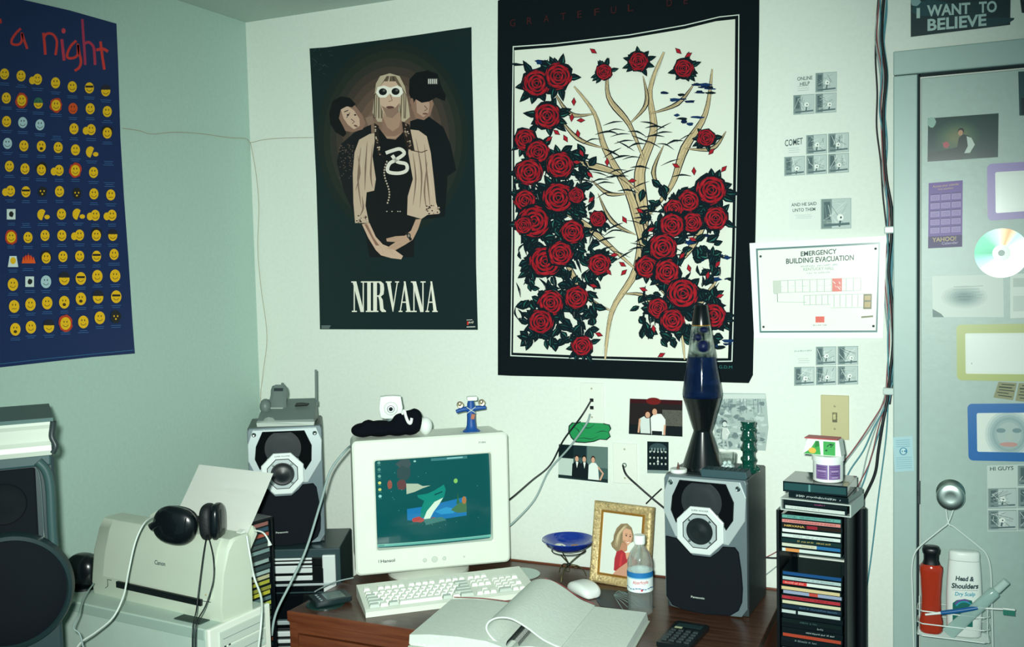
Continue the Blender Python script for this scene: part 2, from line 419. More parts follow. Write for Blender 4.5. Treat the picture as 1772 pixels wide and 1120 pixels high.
def smile(x, y, r, kind):
    rx, ry = r*.82, r
    if kind == 'x': return
    if kind == 'dark': P.blob(x, y, rx, ry, '#1a1c20', rnd); P.ell(x-3, y-1, 1.2, 1.6, YL); P.ell(x+3, y-1, 1.2, 1.6, YL); P.ell(x, y+4, 1.5, 1.5, YL); return
    if kind == 'half':
        P.ell(x-2, y, rx, ry, YL, a0=90, a1=320); P.ell(x+7, y+4, rx*.6, ry*.4, YL); return
    if kind == 'fire':
        P.ell(x, y-1, 9, 7, '#b8261a'); 
        for i in range(5): P.poly([(x-11+i*4.5, y+6), (x-8.5+i*4.5, y-12+abs(i-2)*3), (x-5+i*4.5, y+6)], '#e4581c')
        return
    if kind == 'pic': P.rect(x-8, y-9, x+7, y+9, '#cfdcd6'); P.blob(x, y, 4, 5, '#1a1c20', rnd); return
    if kind == 'ghost': P.poly([(x-9, y+10), (x-6, y-9), (x+6, y-9), (x+9, y+10)], '#cfdcd6'); P.ell(x, y-1, 5, 6, YL); return
    base = {'white': '#a9c6cc', 'red': '#d04a18', 'teal': '#2f6b52'}.get(kind, YL)
    if kind == 'glow': P.blob(x, y, rx*1.35, ry*1.35, '#b83a1c', rnd, 18, .1)
    if kind == 'hair': P.blob(x, y-3, rx*1.25, ry*1.1, '#17181c', rnd)
    if kind == 'two': P.ell(x-9, y+2, rx*.7, ry*.7, YL)
    P.ell(x, y, rx, ry, base)
    if kind == 'teal': P.ell(x, y, rx, ry, YL, a0=0, a1=180)
    e = '#3a2c10'
    if kind == 'cap': P.ell(x, y-2, rx*1.1, ry*.95, '#1b1d2a', a0=180, a1=360)
    if kind == 'shade': P.rect(x-7, y-4, x+7, y-.5, '#17181c')
    else: P.ell(x-2.6, y-3, .9, 1.8, e, 8); P.ell(x+2.4, y-3, .9, 1.8, e, 8)
    if kind == 'open': P.ell(x, y+4, 3, 2.6, e)
    elif kind == 'flat': P.stroke([(x-4, y+4), (x+4, y+4)], .9, e)
    else: P.arc(x, y+.5, 4.8, 5, 20, 160, .9, e, 8)
kinds = ['', '', 'two', 'flat', '', 'shade', 'cap', '', 'glow', 'teal', 'glow', 'red', '', '', '', 'white', 'white', 'x', 'flat', 'two', 'hair', 'white', '', 'open', '', 'flat', 'half', 'x',
         '', '', 'hair', 'two', 'glow', '', 'x', 'two', 'shade', 'dark', '', 'dark', '', 'flat', 'pic', 'x', 'half', '', 'half', 'two', 'two', 'glow', '', '', '', 'two', 'hair', 'cap',
         'ghost', 'fire', 'hair', '', '', 'shade', '', '', 'pic', 'white', 'cap', 'shade', '', '', 'flat', '', '', 'open', 'open', 'cap', 'shade', 'open', '', 'cap', 'glow', '', '', 'dark']
ki = 0
for row in range(12):
    yy = 128+row*40.3
    for c in range(7):
        x = 6+c*29.5+row*1.6+rnd.uniform(-1.5, 1.5)+(c < 1)*2
        y = yy+(c*5.2)*(1-row/6.3)+rnd.uniform(-2, 2)
        kd = kinds[ki % len(kinds)]; ki += 1
        smile(x, y, 9.6 if row < 9 else 11, kd)
        for l in range(2 if kd != 'x' else 3):
            wd = rnd.uniform(6, 10); P.stroke([(x-wd, y+15.5+l*3.2-.0), (x+wd, y+15.5+l*3.2+.4*(6-row)/6*2)], .7, '#3f6fa6')
P.stroke([(x/7.383, y/7.383) for x, y in ((480, 560/1), (490, 562))], .3, '#6688aa')
tag(P.build('poster', PSEMI, grid=(.05, .05)), 'dark blue poster of yellow smiley faces with red hand lettering on left wall', 'poster')

# --- band poster on the back wall
P = Paint(back, zoom=(2, 520, 30), wall='back', step=4e-6, bend=lambda x, z_: .003+.010*max(0, (x-.76)/.085)**2+.0015*(1+math.sin(z_*13)))
P.sheet([(32, 108), (90, 104), (240, 84), (400, 62), (520, 44), (592, 34), (593, 150), (600, 400), (606, 640), (608, 860), (614, 1082), (340, 1081), (68, 1080), (62, 800), (55, 560), (42, 300)], '#0e2224')
# warm glow of the studio backdrop: graded rings of the print
BG = ['#172320', '#222924', '#2f2f2a', '#3d352f', '#4c3e36', '#5b483f', '#6a5347', '#765c4f', '#806455']
for i, c in enumerate(BG):
    k = 1-i*.085; P.ell(320, 420, 262*k, 335*k, c, 40)
SK, SKS, SKD = '#c9a893', '#8d6b5c', '#4a352e'; DK = '#14171a'
# left man: dark shirt, head tilted
P.poly([(185, 400), (245, 370), (250, 520), (240, 700), (190, 690), (150, 600), (126, 500), (140, 440)], '#15171a')
for _ in range(60): P.ell(rnd.uniform(135, 185), rnd.uniform(440, 560), 2.5, 1.8, '#5a4a44', 6)
P.poly([(128, 318), (152, 300), (190, 306), (216, 340), (226, 366), (216, 388), (180, 398), (150, 392), (132, 360)], SKS)
P.poly([(140, 318), (165, 308), (186, 322), (205, 352), (206, 376), (186, 388), (165, 372), (150, 350)], SK)
P.poly([(100, 330), (112, 290), (140, 274), (170, 278), (192, 300), (180, 312), (160, 308), (140, 320), (134, 350), (150, 380), (160, 402), (150, 414), (122, 398), (104, 370)], '#0e0f12')
P.stroke([(152, 328), (166, 322)], 3, DK); P.stroke([(160, 348), (172, 330)], 2.6, SKD); P.ell(165, 338, 4.5, 3, DK, 10); P.ell(190, 338, 4, 3, DK, 10)
P.stroke([(176, 352), (188, 362), (180, 368)], 2.6, SKD); P.ell(192, 376, 7, 3.2, '#6a443c', 10, rotd=20)
P.poly([(225, 348), (250, 340), (256, 366), (236, 376)], '#8a6f60')
# right man: black cap and black shirt
P.poly([(380, 360), (440, 340), (495, 380), (520, 440), (540, 530), (510, 550), (500, 690), (420, 700), (380, 560)], '#0c1216')
P.poly([(388, 250), (440, 240), (462, 300), (450, 340), (428, 356), (400, 350), (384, 310)], SKS)
P.poly([(400, 270), (430, 262), (448, 300), (444, 330), (426, 346), (404, 330)], '#b08f7e')
P.poly([(376, 262), (378, 215), (400, 192), (440, 184), (475, 196), (488, 240), (504, 272), (500, 290), (470, 278), (445, 292), (420, 296), (400, 284), (390, 300)], '#0d1014')
P.rect(441, 212, 476, 232, '#5a5a58')
for i in range(5): P.rect(443+i*6.5, 214, 446+i*6.5, 230, '#d8d4cc')
P.stroke([(430, 306), (440, 318), (430, 324)], 2.5, SKD); P.ell(432, 334, 9, 3, '#6a443c', 10); P.ell(386, 292, 6, 12, SKS)
# middle man: long fair hair, white oval sunglasses, open light jacket
P.poly([(262, 230), (276, 204), (310, 194), (344, 204), (362, 240), (374, 300), (380, 345), (360, 362), (268, 362), (250, 330), (256, 280)], '#b7a68e')
for i in range(16):
    xx = 258+i*7.2; P.stroke([(316+(xx-316)*.25, 204), (xx, 270), (xx+rnd.uniform(-4, 4), 350)], rnd.uniform(1.5, 4), rnd.choice(['#6b5a48', '#d9ccb4', '#4a3c32']))
P.poly([(288, 330), (346, 330), (352, 400), (330, 420), (300, 420), (284, 390)], '#a88672')
P.poly([(284, 340), (300, 380), (320, 395), (342, 380), (350, 345), (352, 400), (330, 412), (300, 412), (282, 396)], SKS)
P.poly([(276, 240), (290, 222), (330, 222), (346, 246), (346, 300), (334, 334), (316, 350), (298, 344), (282, 318), (274, 280)], SK)
P.poly([(282, 306), (300, 316), (330, 312), (344, 296), (338, 330), (318, 350), (298, 344)], '#8d7060')
P.poly([(262, 262), (268, 242), (290, 236), (312, 244), (336, 236), (352, 244), (356, 262), (344, 276), (322, 276), (310, 264), (296, 278), (274, 278)], '#e8e2d6')
P.ell(286, 258, 14, 12, '#141618'); P.ell(330, 257, 14, 12, '#141618'); P.ell(290, 254, 5, 4, '#5c5a58'); P.ell(334, 253, 5, 4, '#5c5a58')
P.stroke([(312, 268), (318, 288), (306, 292)], 2.5, '#7d5e50'); P.ell(311, 312, 14, 4.5, '#5f3e38'); P.stroke([(298, 310), (324, 310)], 1.2, '#3a2622')
# black t-shirt and trousers
P.poly([(270, 380), (300, 420), (330, 424), (350, 404), (372, 380), (400, 460), (400, 640), (392, 830), (240, 830), (216, 700), (240, 560), (244, 440)], '#0e1214')
# shirt print: a pale squiggle
P.stroke([(296, 470), (318, 462), (345, 456), (360, 472), (330, 494), (308, 508), (304, 534), (340, 540), (368, 530), (366, 508), (336, 500), (318, 478)], 12, '#dcd6ca', sm=4)
# jacket
JK, JS = '#c2a994', '#7d6657'
P.poly([(204, 424), (240, 404), (262, 400), (250, 480), (262, 560), (256, 600), (230, 606), (226, 652), (238, 712), (190, 712), (184, 640), (182, 540), (188, 468)], JK)
P.poly([(378, 388), (410, 392), (438, 412), (452, 470), (462, 560), (470, 640), (482, 680), (440, 684), (420, 698), (370, 684), (372, 620), (390, 560), (374, 470)], JK)
for a, b, c2 in (((210, 450), (200, 560), (212, 660)), ((232, 430), (226, 520), (224, 600)), ((200, 480), (206, 540), (192, 600)), ((250, 440), (244, 540), (250, 590)), ((400, 420), (420, 540), (414, 660)), ((430, 440), (440, 560), (450, 660)), ((390, 470), (400, 560), (390, 650)), ((214, 620), (218, 660), (206, 690)), ((440, 500), (430, 600), (438, 670))):
    P.stroke([a, b, c2], 6, JS, True, sm=4)
for a, b in (((218, 440), (212, 520)), ((404, 500), (404, 600)), ((446, 540), (456, 620)), ((238, 470), (236, 550))): P.stroke([a, b], 5, '#e0cbb8', True)
P.stroke([(382, 460), (420, 468)], 3, SKD); P.stroke([(420, 468), (440, 460)], 3, SKD)
# patterned collar and cuffs
P.poly([(256, 366), (272, 376), (276, 470), (300, 490), (270, 474), (258, 440)], '#241c1a')
P.poly([(352, 360), (378, 372), (392, 440), (396, 462), (370, 456), (358, 410)], '#241c1a')
for i in range(90):
    t = rnd.random(); s_ = rnd.choice((0, 1, 2, 3))
    x, y = ((258+t*18+rnd.uniform(-3, 5), 376+t*100), (358+t*24+rnd.uniform(-3, 8), 370+t*88), (190+t*46, 686+rnd.uniform(0, 24)), (436+t*46, 650+rnd.uniform(0, 32)))[s_]
    P.ell(x, y, 3, 2.4, rnd.choice(['#cbb6a2', '#8d7565', '#2a201c']), 7)
for i in range(16): P.ell(300-9*math.sin(i*.4), 500+i*9.5, 3, 3.4, '#b9a797', 8)
# belt glints, forearms and folded hands
for x in (300, 318, 338, 346): P.ell(x, 672, 3, 2, '#a0988e', 8)
P.poly([(214, 716), (240, 712), (262, 760), (286, 786), (320, 800), (356, 826), (350, 838), (316, 834), (280, 824), (262, 806), (236, 764)], SK)
P.poly([(420, 698), (400, 700), (384, 738), (362, 756), (330, 758), (298, 766), (300, 776), (330, 778), (312, 790), (300, 800), (330, 806), (362, 788), (390, 770), (408, 734)], '#b8957f')
for a, b in (((286, 790), (322, 812)), ((290, 800), (330, 824)), ((300, 768), (340, 762)), ((306, 780), (346, 772)), ((312, 798), (350, 784)), ((274, 786), (290, 816))): P.stroke([a, b], 2, '#5d4238', True)
P.stroke([(366, 742), (384, 772)], 9, '#1a1c1e'); P.ell(376, 756, 7, 9, '#2c2c2c'); P.ell(376, 756, 4, 5, '#8a8078')
P.poly([(222, 716), (232, 716), (254, 762), (274, 790), (262, 790)], '#8a6656')
# serif band name
def L(pts): P.poly([(x0+a*lw, 1020-(1-b)*0-0+(b-1)*lh) for a, b in pts], '#e4e0d2')
lh = 106
def q(x, y0, x2, y1): L([(x, y0), (x2, y0), (x2, y1), (x, y1)])
word = [('N', 52), ('I', 22), ('R', 50), ('V', 46), ('A', 44), ('N', 52), ('A', 42)]
x0 = 177
for ch, lw in word:
    if ch == 'N':
        q(.16, 0, .24, 1); q(.76, .0, .84, 1); L([(.08, 0), (.34, 0), (.84, 1), (.62, 1)]); q(.0, 0, .34, .04); q(.64, 0, .98, .04); q(.04, .96, .38, 1)
    elif ch == 'I': q(.22, 0, .78, 1); q(0, 0, 1, .04); q(0, .96, 1, 1)
    elif ch == 'R':
        q(.1, 0, .36, 1); q(0, 0, .5, .04); q(0, .96, .46, 1)
        L([(.3, 0), (.62, 0), (.82, .08), (.86, .24), (.82, .42), (.62, .5), (.36, .5), (.36, .46), (.52, .45), (.58, .36), (.58, .12), (.5, .045), (.3, .045)])
        L([(.44, .49), (.6, .48), (.76, .6), (.82, .9), (.98, .96), (.98, 1), (.7, 1), (.58, .94), (.52, .62)])
    elif ch == 'V': L([(.06, 0), (.34, 0), (.6, .8), (.52, 1)]); L([(.84, 0), (.92, 0), (.56, 1), (.5, .96)]); q(0, 0, .44, .04); q(.7, 0, 1, .04)
    elif ch == 'A': L([(.4, 0), (.54, 0), (.94, 1), (.66, 1)]); L([(.46, 0), (.52, .1), (.16, 1), (.08, 1)]); q(0, .96, .3, 1); q(.56, .96, 1, 1); q(.24, .66, .72, .7)
    x0 += lw-.0*lw-1.5
for i in range(3): P.stroke([(74, 1068+i*4), (100+rnd.uniform(0, 14), 1068+i*4)], 1.4, '#8fa09c')
P.ticks((578, 1063), (602, 1061), 11, '#d8cfc0'); P.poly([(578, 1052), (584, 1054), (582, 1066), (577, 1064)], '#c03028')
P.stroke([(576, 1048), (596, 1047)], 2, '#c8c8c0'); P.stroke([(576, 1072), (606, 1071)], 3, '#c8c8c0')
for _ in range(14):
    a, b = rnd.uniform(40, 110), rnd.uniform(112, 200); P.stroke([(a, b), (a+rnd.uniform(3, 14), b+rnd.uniform(-12, 12))], .8, '#47585a')
tag(P.build('poster', PSEMI, grid=(.025, .05)), 'black poster of three men above large white band name in serif letters', 'poster')

# --- cloth banner with roses
def drape(x, z_):
    return .013+.006*math.sin(x*13+1)+.004*math.sin(x*29)+.005*math.sin(z_*7.5)+.010*max(0, (x-1.5)/.19)*(.5+.5*math.sin(x*50))
P = Paint(back, zoom=(1.671, 850, 0), bend=drape, base=.002, wall='back', step=2e-6)
P.sheet([(20, 2), (60, -12), (240, -30), (480, -46), (776, -64), (775, 100), (770, 400), (764, 700), (760, 940), (757, 1085), (745, 1108), (560, 1103), (380, 1096), (200, 1090), (60, 1087), (20, 1085), (20, 700), (22, 400), (19, 200)], '#0a1418')
P.poly([(63, 134), (180, 126), (400, 100), (560, 72), (660, 48), (718, 42), (716, 300), (708, 700), (698, 1046), (560, 1048), (300, 1040), (56, 1030), (60, 700), (60, 400)], '#cfd8cf')
P.poly([(66, 137), (180, 129), (400, 103), (560, 75), (660, 51), (715, 45), (713, 300), (705, 700), (695, 1043), (560, 1045), (300, 1037), (59, 1027), (63, 700), (63, 400)], '#0a1418')
CR = '#d9ddd0'
P.poly([(68, 146), (180, 137), (400, 111), (560, 84), (650, 62), (706, 56), (704, 300), (697, 700), (685, 1036), (560, 1036), (300, 1030), (64, 1020), (68, 700), (68, 400)], CR)
INK = '#0b1a20'
# bare pale branches climbing behind the roses
BONE = '#c3ae87'
def branch(pts, wd):
    P.stroke(pts, wd+7, INK, True, sm=5); P.stroke(pts, wd, BONE, True, sm=5)
    q_ = smooth_path([(a, b, 0) for a, b in pts], 6)
    for i in range(2, len(q_)-2):
        for _k in range(3):
            p_, n_ = q_[i], perp((q_[i-1].x, q_[i-1].y), (q_[i+1].x, q_[i+1].y), wd*rnd.uniform(.1, .34)*rnd.choice((-1, 1)))
            P.stroke([(q_[i-1].x+n_[0], q_[i-1].y+n_[1]), (q_[i+2].x+n_[0]*.5, q_[i+2].y+n_[1]*.5)], 2.0, '#4d4433', True)
branch([(330, 1040), (350, 900), (420, 780), (440, 640), (430, 500), (470, 380), (460, 260), (500, 150)], 30)
branch([(560, 1040), (540, 900), (470, 800), (440, 700), (400, 560), (330, 430), (300, 330), (240, 250)], 22)
branch([(440, 640), (520, 540), (560, 430), (620, 330), (640, 200)], 20)
branch([(430, 560), (360, 500), (260, 470), (200, 440)], 16); branch([(445, 470), (400, 360), (340, 280), (340, 180)], 14)
branch([(470, 800), (560, 740), (620, 640), (660, 540)], 16); branch([(420, 780), (330, 700), (260, 640), (180, 600)], 16)
branch([(350, 900), (280, 860), (220, 760), (200, 660)], 14); branch([(540, 900), (600, 880), (660, 800)], 14)
for pts in (((460, 330), (540, 300), (590, 240)), ((330, 430), (250, 400), (190, 330)), ((560, 430), (640, 430), (680, 380)), ((400, 360), (450, 300), (440, 220)), ((300, 330), (230, 330), (180, 260)), ((420, 680), (350, 640), (310, 560)), ((450, 720), (530, 660), (560, 600)), ((500, 560), (470, 500), (500, 420)), ((380, 850), (450, 860), (500, 950)), ((400, 560), (340, 560), (290, 520))): branch(pts, 8)
# dark blue cloud strokes
for x, y, n in ((600, 255, 8), (560, 345, 5), (640, 740, 10), (610, 690, 6), (660, 800, 6), (590, 600, 8), (120, 190, 3), (540, 280, 5), (650, 990, 5)):
    for i in range(n): P.blob(x+rnd.uniform(-45, 45), y+rnd.uniform(-12, 16), rnd.uniform(8, 22), rnd.uniform(3, 7), rnd.choice(['#0c2140', INK, '#123058']), rnd, 9, .35)
# leaves
def leaf(x, y, a, l, wd):
    ca, sa = math.cos(a), math.sin(a); f = lambda u, v: (x+u*ca-v*sa, y+u*sa+v*ca)
    P.poly([f(0, 0), f(l*.25, wd*.8), f(l*.5, wd), f(l*.8, wd*.5), f(l, 0), f(l*.75, -wd*.6), f(l*.5, -wd), f(l*.2, -wd*.8)], INK)
    P.stroke([f(l*.15, wd*.3), f(l*.5, wd*.4), f(l*.8, wd*.1)], wd*.3, rnd.choice(['#1d5a54', '#123c40', '#2c6a5e']), True)
    P.stroke([f(l*.2, -wd*.4), f(l*.6, -wd*.3)], wd*.2, '#2c6a5e', True)
roses = [(135, 242, 38), (197, 222, 36), (165, 336, 36), (102, 404, 30), (138, 440, 32), (112, 498, 36), (202, 478, 36), (102, 580, 30), (198, 572, 42), (250, 566, 22), (128, 640, 42), (98, 652, 24), (238, 670, 32), (312, 634, 22), (160, 756, 42), (204, 734, 34), (316, 764, 30), (176, 876, 34), (250, 860, 32), (148, 930, 34), (266, 1000, 28),
         (640, 550, 40), (574, 582, 30), (532, 604, 26), (584, 644, 28), (526, 652, 34), (652, 632, 32), (500, 716, 38), (452, 772, 30), (512, 786, 34), (558, 848, 42), (486, 890, 28), (528, 926, 32), (646, 912, 34), (560, 200, 26), (330, 210, 22), (430, 180, 26), (625, 400, 24)]
roses = [r for r in roses]
for x, y, r in roses:
    for i in range(10):
        a = rnd.uniform(0, 2*PI); leaf(x+math.cos(a)*r*.6, y+math.sin(a)*r*.6, a, max(20, r*rnd.uniform(.9, 1.5)), r*.3)
for _ in range(430):
    side = rnd.random() < .62; x = rnd.uniform(76, 300) if side else rnd.uniform(430, 680)
    y = rnd.uniform(430, 1010)**1.0 if side else rnd.uniform(540, 1000)
    leaf(min(max(x, 112), 645), min(y, 980), rnd.uniform(0, 2*PI), rnd.uniform(26, 44), rnd.uniform(8, 14))
for _ in range(120):
    side = rnd.random() < .6; x = rnd.uniform(80, 290) if side else rnd.uniform(440, 670); y = rnd.uniform(480, 1000) if side else rnd.uniform(600, 1000)
    dx, dy = rnd.uniform(-26, 26), rnd.uniform(-60, -20)
    P.stroke([(x, y), (x+dx*.2+rnd.uniform(-8, 8), y+dy*.5), (min(max(x+dx, 74), 688), y+dy)], rnd.uniform(5, 11), INK, True, sm=3)
    if rnd.random() < .4: P.stroke([(x, y-4), (x+dx*.2, y+dy*.5)], 2, '#d9ddd0', True)
for _ in range(70):
    x, y = rnd.uniform(300, 560), rnd.uniform(360, 760); a = rnd.uniform(-.5, .5)+(0 if rnd.random() < .5 else PI)
    P.stroke([(x, y), (x+30*math.cos(a), y+20*math.sin(a)-8), (x+58*math.cos(a), y+52*math.sin(a)-6)], rnd.uniform(3, 7), INK, True, sm=3)
def rose(x, y, r):
    r *= 1.08
    P.blob(x, y, r*1.1, r*1.08, INK, rnd, 16, .12)
    P.blob(x, y, r*.98, r*.96, '#941824', rnd, 16, .08)
    for ring, (k, n) in enumerate(((.86, 6), (.62, 5), (.4, 4), (.2, 3))):
        ph = rnd.random()*6
        for i in range(n):
            a = ph+2*PI*i/n; sp = 2*PI/n*.92
            pts = [(x+math.cos(a+sp*t)*r*k*(1+.10*math.sin(t*PI)), y+math.sin(a+sp*t)*r*k*(1+.10*math.sin(t*PI))) for t in (0, .2, .4, .6, .8, 1)]
            P.stroke(pts, r*.15, INK, True)
            pts = [(x+math.cos(a+sp*t)*r*(k-.11), y+math.sin(a+sp*t)*r*(k-.11)) for t in (.2, .4, .6, .8)]
            P.stroke(pts, r*.09, rnd.choice(['#b8262f', '#6e0f1a', '#a82029']), True)
            P.stroke([(x+math.cos(a)*r*k*.6, y+math.sin(a)*r*k*.6), (x+math.cos(a+.1)*r*k, y+math.sin(a+.1)*r*k)], r*.07, INK, True)
    P.blob(x, y, r*.12, r*.12, INK, rnd, 8)
for x, y, r in roses: rose(x, y, r)
for x, y in ((244, 296), (238, 342), (264, 350), (194, 384), (220, 402), (256, 388), (172, 404), (266, 444), (340, 470), (538, 480), (412, 524), (290, 506), (252, 470), (294, 578), (434, 610), (390, 636), (466, 664), (640, 440), (676, 490), (590, 496), (384, 764), (360, 738), (388, 788), (344, 786), (300, 826), (556, 740), (576, 776), (586, 692), (630, 796), (664, 856), (474, 950), (316, 966), (496, 1026), (444, 836), (658, 764), (545, 150), (574, 162), (300, 150)):
    a = rnd.uniform(0, PI); ca, sa = math.cos(a)*11, math.sin(a)*11; n_ = (-sa*.5, ca*.5)
    P.poly([(x-ca*1.2, y-sa*1.2), (x+n_[0]*1.4, y+n_[1]*1.4), (x+ca*1.2, y+sa*1.2), (x-n_[0]*1.2, y-n_[1]*1.2)], INK)
    P.poly([(x-ca, y-sa), (x+n_[0], y+n_[1]), (x+ca, y+sa), (x-n_[0]*.8, y-n_[1]*.8)], '#a01c28')
for i, ch in enumerate('GRATEFUL DE'):
    if ch != ' ': x = 60+i*48.5+(8 if i > 7 else 0)+(14 if i > 7 else 0)*.5; y = 80-i*6.2-(i > 7)*2; P.text(ch, (x, y), (x+(15 if ch != 'E' else 12), y-2), 21, '#3e1c1e', .0)
P.text('G.D.M', (662, 1064), (700, 1065), 9, '#2f6a68')
tag(P.build('tapestry', PCLOTH, grid=(.03, .06)), 'black-bordered cloth tapestry with dark red roses and pale branches on cream', 'tapestry')

# --- small prints helper
def quad(q):
    def f(u, v):
        a, b, c, d = q
        x = (a[0]*(1-u)+b[0]*u)*(1-v)+(d[0]*(1-u)+c[0]*u)*v; y = (a[1]*(1-u)+b[1]*u)*(1-v)+(d[1]*(1-u)+c[1]*u)*v
        return (x, y)
    return f
class QP(Paint):
    """painter in unit coordinates of a quadrilateral on the wall"""
    def __init__(s, qd, proj=back, **k):
        f = quad(qd); super().__init__(lambda u, v, o: proj(*f(u, v), o), **k)
def uniform_sheet(col): return [(0, 0), (1, 0), (1, 1), (0, 1)], col
def comic(qd, cols, rows, cells, title, label, sheetcol='#dbe2da', tcell=(0, 0), proj=back, titles=None, seed=0):
    r = random.Random(seed); p = QP(qd, proj, base=.0008); p.sheet(*uniform_sheet(sheetcol))
    cw, chh = 1/cols, 1/rows
    for (cx, cy, sx) in cells:
        x0, y0, x1, y1 = cx*cw+.01, cy*chh+.015, (cx+sx)*cw-.01, (cy+1)*chh-.015
        p.rect(x0, y0, x1, y1, '#7f9391'); p.rect(x0+.006, y0+.01, x1-.006, y1-.01, '#b9c6c2'); W, H = x1-x0, y1-y0
        p.rect(x0+.01, y0+.01, x0+W*.36, y1-.02, '#7c8e8c'); p.rect(x0+W*.1, y0+H*.1, x0+W*.3, y1-H*.3, '#54686a')
        for _ in range(16): p.stroke([(x0+W*r.uniform(.04, .9), y0+H*r.uniform(.08, .9)) for _ in range(2)], .006, r.choice(['#4c6062', '#8fa19e', '#dfe6e0']))
        a = x0+W*r.uniform(.45, .7); b = y0+H*r.uniform(.5, .65)
        p.ell(a, b, W*.11, H*.12, '#e6ebe4', 12); p.ell(a+W*.02, b, W*.03, H*.04, '#33474a', 8); p.stroke([(a, b+H*.1), (a-W*.03, b+H*.3)], W*.06, '#4c6062')
        p.stroke([(x0+W*.1, y1-H*.12), (x1-W*.05, y1-H*.16)], H*.08, '#5c7072')
    for (t, a, b, h) in title:
        if t: p.text(t, a, b, h, '#42595a', .012, up=(0, -1))
        else: p.ticks(a, b, h, '#8a9c98')
    for a, b in ((.1, .31), (.12, .36), (.11, .41)):
        p.stroke([(a*cw*2, b*1.0 if rows == 2 else b+.2), (a*cw*2+cw*.5, b if rows == 2 else b+.2)], .008, '#93a5a0')
    o = p.build('comic_strip', PMATTE); tag(o, label, 'comic strip'); return o
comic([(1372, 128), (1449, 123), (1448, 195), (1372, 200)], 2, 2, [(1, 0, 1), (0, 1, 1), (1, 1, 1)], [('ONLINE', (.1, .17), (.44, .16), .09), ('HELP', (.16, .30), (.38, .29), .09)],
      'pale four-cell comic strip headed ONLINE HELP, topmost of the wall comics', seed=1)
comic([(1356, 236), (1470, 228), (1470, 299), (1356, 306)], 3, 2, [(1, 0, 1), (2, 0, 1), (0, 1, 1), (1, 1, 1), (2, 1, 1)], [('COMET', (.02, .25), (.29, .22), .16)],
      'pale comic strip of five grey panels headed COMET', seed=2)
comic([(1365, 346), (1474, 342), (1474, 396), (1365, 399)], 2, 1, [(1, 0, 1)], [('AND HE SAID', (.04, .22), (.44, .2), .11), ('UNTO THEM', (.06, .4), (.42, .38), .11)],
      'pale comic with one crowded panel above the evacuation notice', seed=3)
comic([(1373, 600), (1486, 598), (1486, 666), (1373, 669)], 3, 2, [(1, 0, 1), (2, 0, 1), (0, 1, 1), (1, 1, 1), (2, 1, 1)], [(None, (.02, .14), (.3, .13), .05)],
      'pale comic strip of five panels below the evacuation notice', seed=4)

# --- evacuation notice in a frame
sg = thing('evacuation_notice', back(1415, 586, .004), 0, 'white framed emergency building evacuation floor plan beside the door cables', 'sign')
o0 = Vector(sg.location)
def rel(fn, org): return lambda x, y, o: fn(x, y, o)-org
qd = [(1297, 421), (1534, 408), (1528, 586), (1305, 586)]; f = quad(qd)
p = Paint(rel(back, o0), base=.012, step=0)
bm = NB()
def ringf(bm, f, proj, u0, v0, off, org):
    cs = [(0, 0), (1, 0), (1, 1), (0, 1)]; ci = [(u0, v0), (1-u0, v0), (1-u0, 1-v0), (u0, 1-v0)]
    O = [bm.verts.new(proj(*f(*c), off)-org) for c in cs]; I = [bm.verts.new(proj(*f(*c), off)-org) for c in ci]
    OB = [bm.verts.new(proj(*f(*c), .0005)-org) for c in cs]; IB = [bm.verts.new(proj(*f(*c), .0005)-org) for c in ci]
    for i in range(4):
        j = (i+1) % 4
        bm.faces.new((O[i], O[j], I[j], I[i])); bm.faces.new((O[i], OB[i], OB[j], O[j])); bm.faces.new((I[i], I[j], IB[j], IB[i]))
ringf(bm, f, back, .045, .06, .012, o0)
obj('frame', bm, WHITEP, sg)
fi = lambda u, v: f(.045+.91*u, .06+.88*v)
p = Paint(lambda u, v, o: back(*fi(u, v), o)-o0, base=.004); p.sheet(*uniform_sheet('#e9ede2'))
for a in ((0, 0, 1, .022), (0, .978, 1, 1), (0, 0, .014, 1), (.986, 0, 1, 1)): p.rect(*a, '#5c7c7c')
DKT = '#21393c'
p.text('EMERGENCY', (.36, .115), (.65, .103), .055, DKT, .02); p.text('BUILDING EVACUATION', (.24, .195), (.79, .185), .06, DKT, .02)
p.ticks((.36, .245), (.66, .24), .022, '#8a9a94'); p.text('KENTUCKY HALL', (.38, .285), (.63, .283), .035, '#9aa8a0', .01); p.ticks((.41, .325), (.6, .322), .02, '#8a9a94')
def ln(x0_, y0_, x1_, y1_, c='#a9b4aa', w_=.005): p.stroke([(x0_, y0_), (x1_, y1_)], w_, c)
for y_ in (.39, .53): ln(.13, y_, .85, y_)
for i in range(13): x_ = .13+i*.06; ln(x_, .39, x_, .53)
for i in range(10): x_ = .38+i*.05; ln(x_, .57, x_, .68 if x_ < .6 else .71)
ln(.16, .64, .4, .65); ln(.16, .54, .16, .64, '#6c7c78'); ln(.13, .54, .16, .54, '#6c7c78'); ln(.38, .57, .88, .57); ln(.38, .68, .6, .68); ln(.6, .72, .88, .72)
for _ in range(30):
    x_ = rnd.uniform(.15, .83); ln(x_, .46, x_+.02, .46+rnd.uniform(-.01, .01), '#c3ccc2', .004)
p.rect(.13, .39, .19, .54, '#c9cec2'); p.rect(.615, .385, .695, .535, '#e07a72')
for _ in range(12): x_ = rnd.uniform(.62, .68); y_ = rnd.uniform(.4, .5); ln(x_, y_, x_+.012, y_+.02, '#f0d8d0', .005)
p.rect(.875, .57, .945, .74, '#6d6a4e'); p.rect(.885, .59, .935, .64, '#b39a68'); p.rect(.885, .66, .935, .72, '#b39a68'); ln(.86, .83, .96, .82, '#7c7a5e', .02)
p.rect(.475, .815, .55, .885, '#e0675c'); p.ticks((.455, .925), (.575, .923), .018, '#5c6c68')
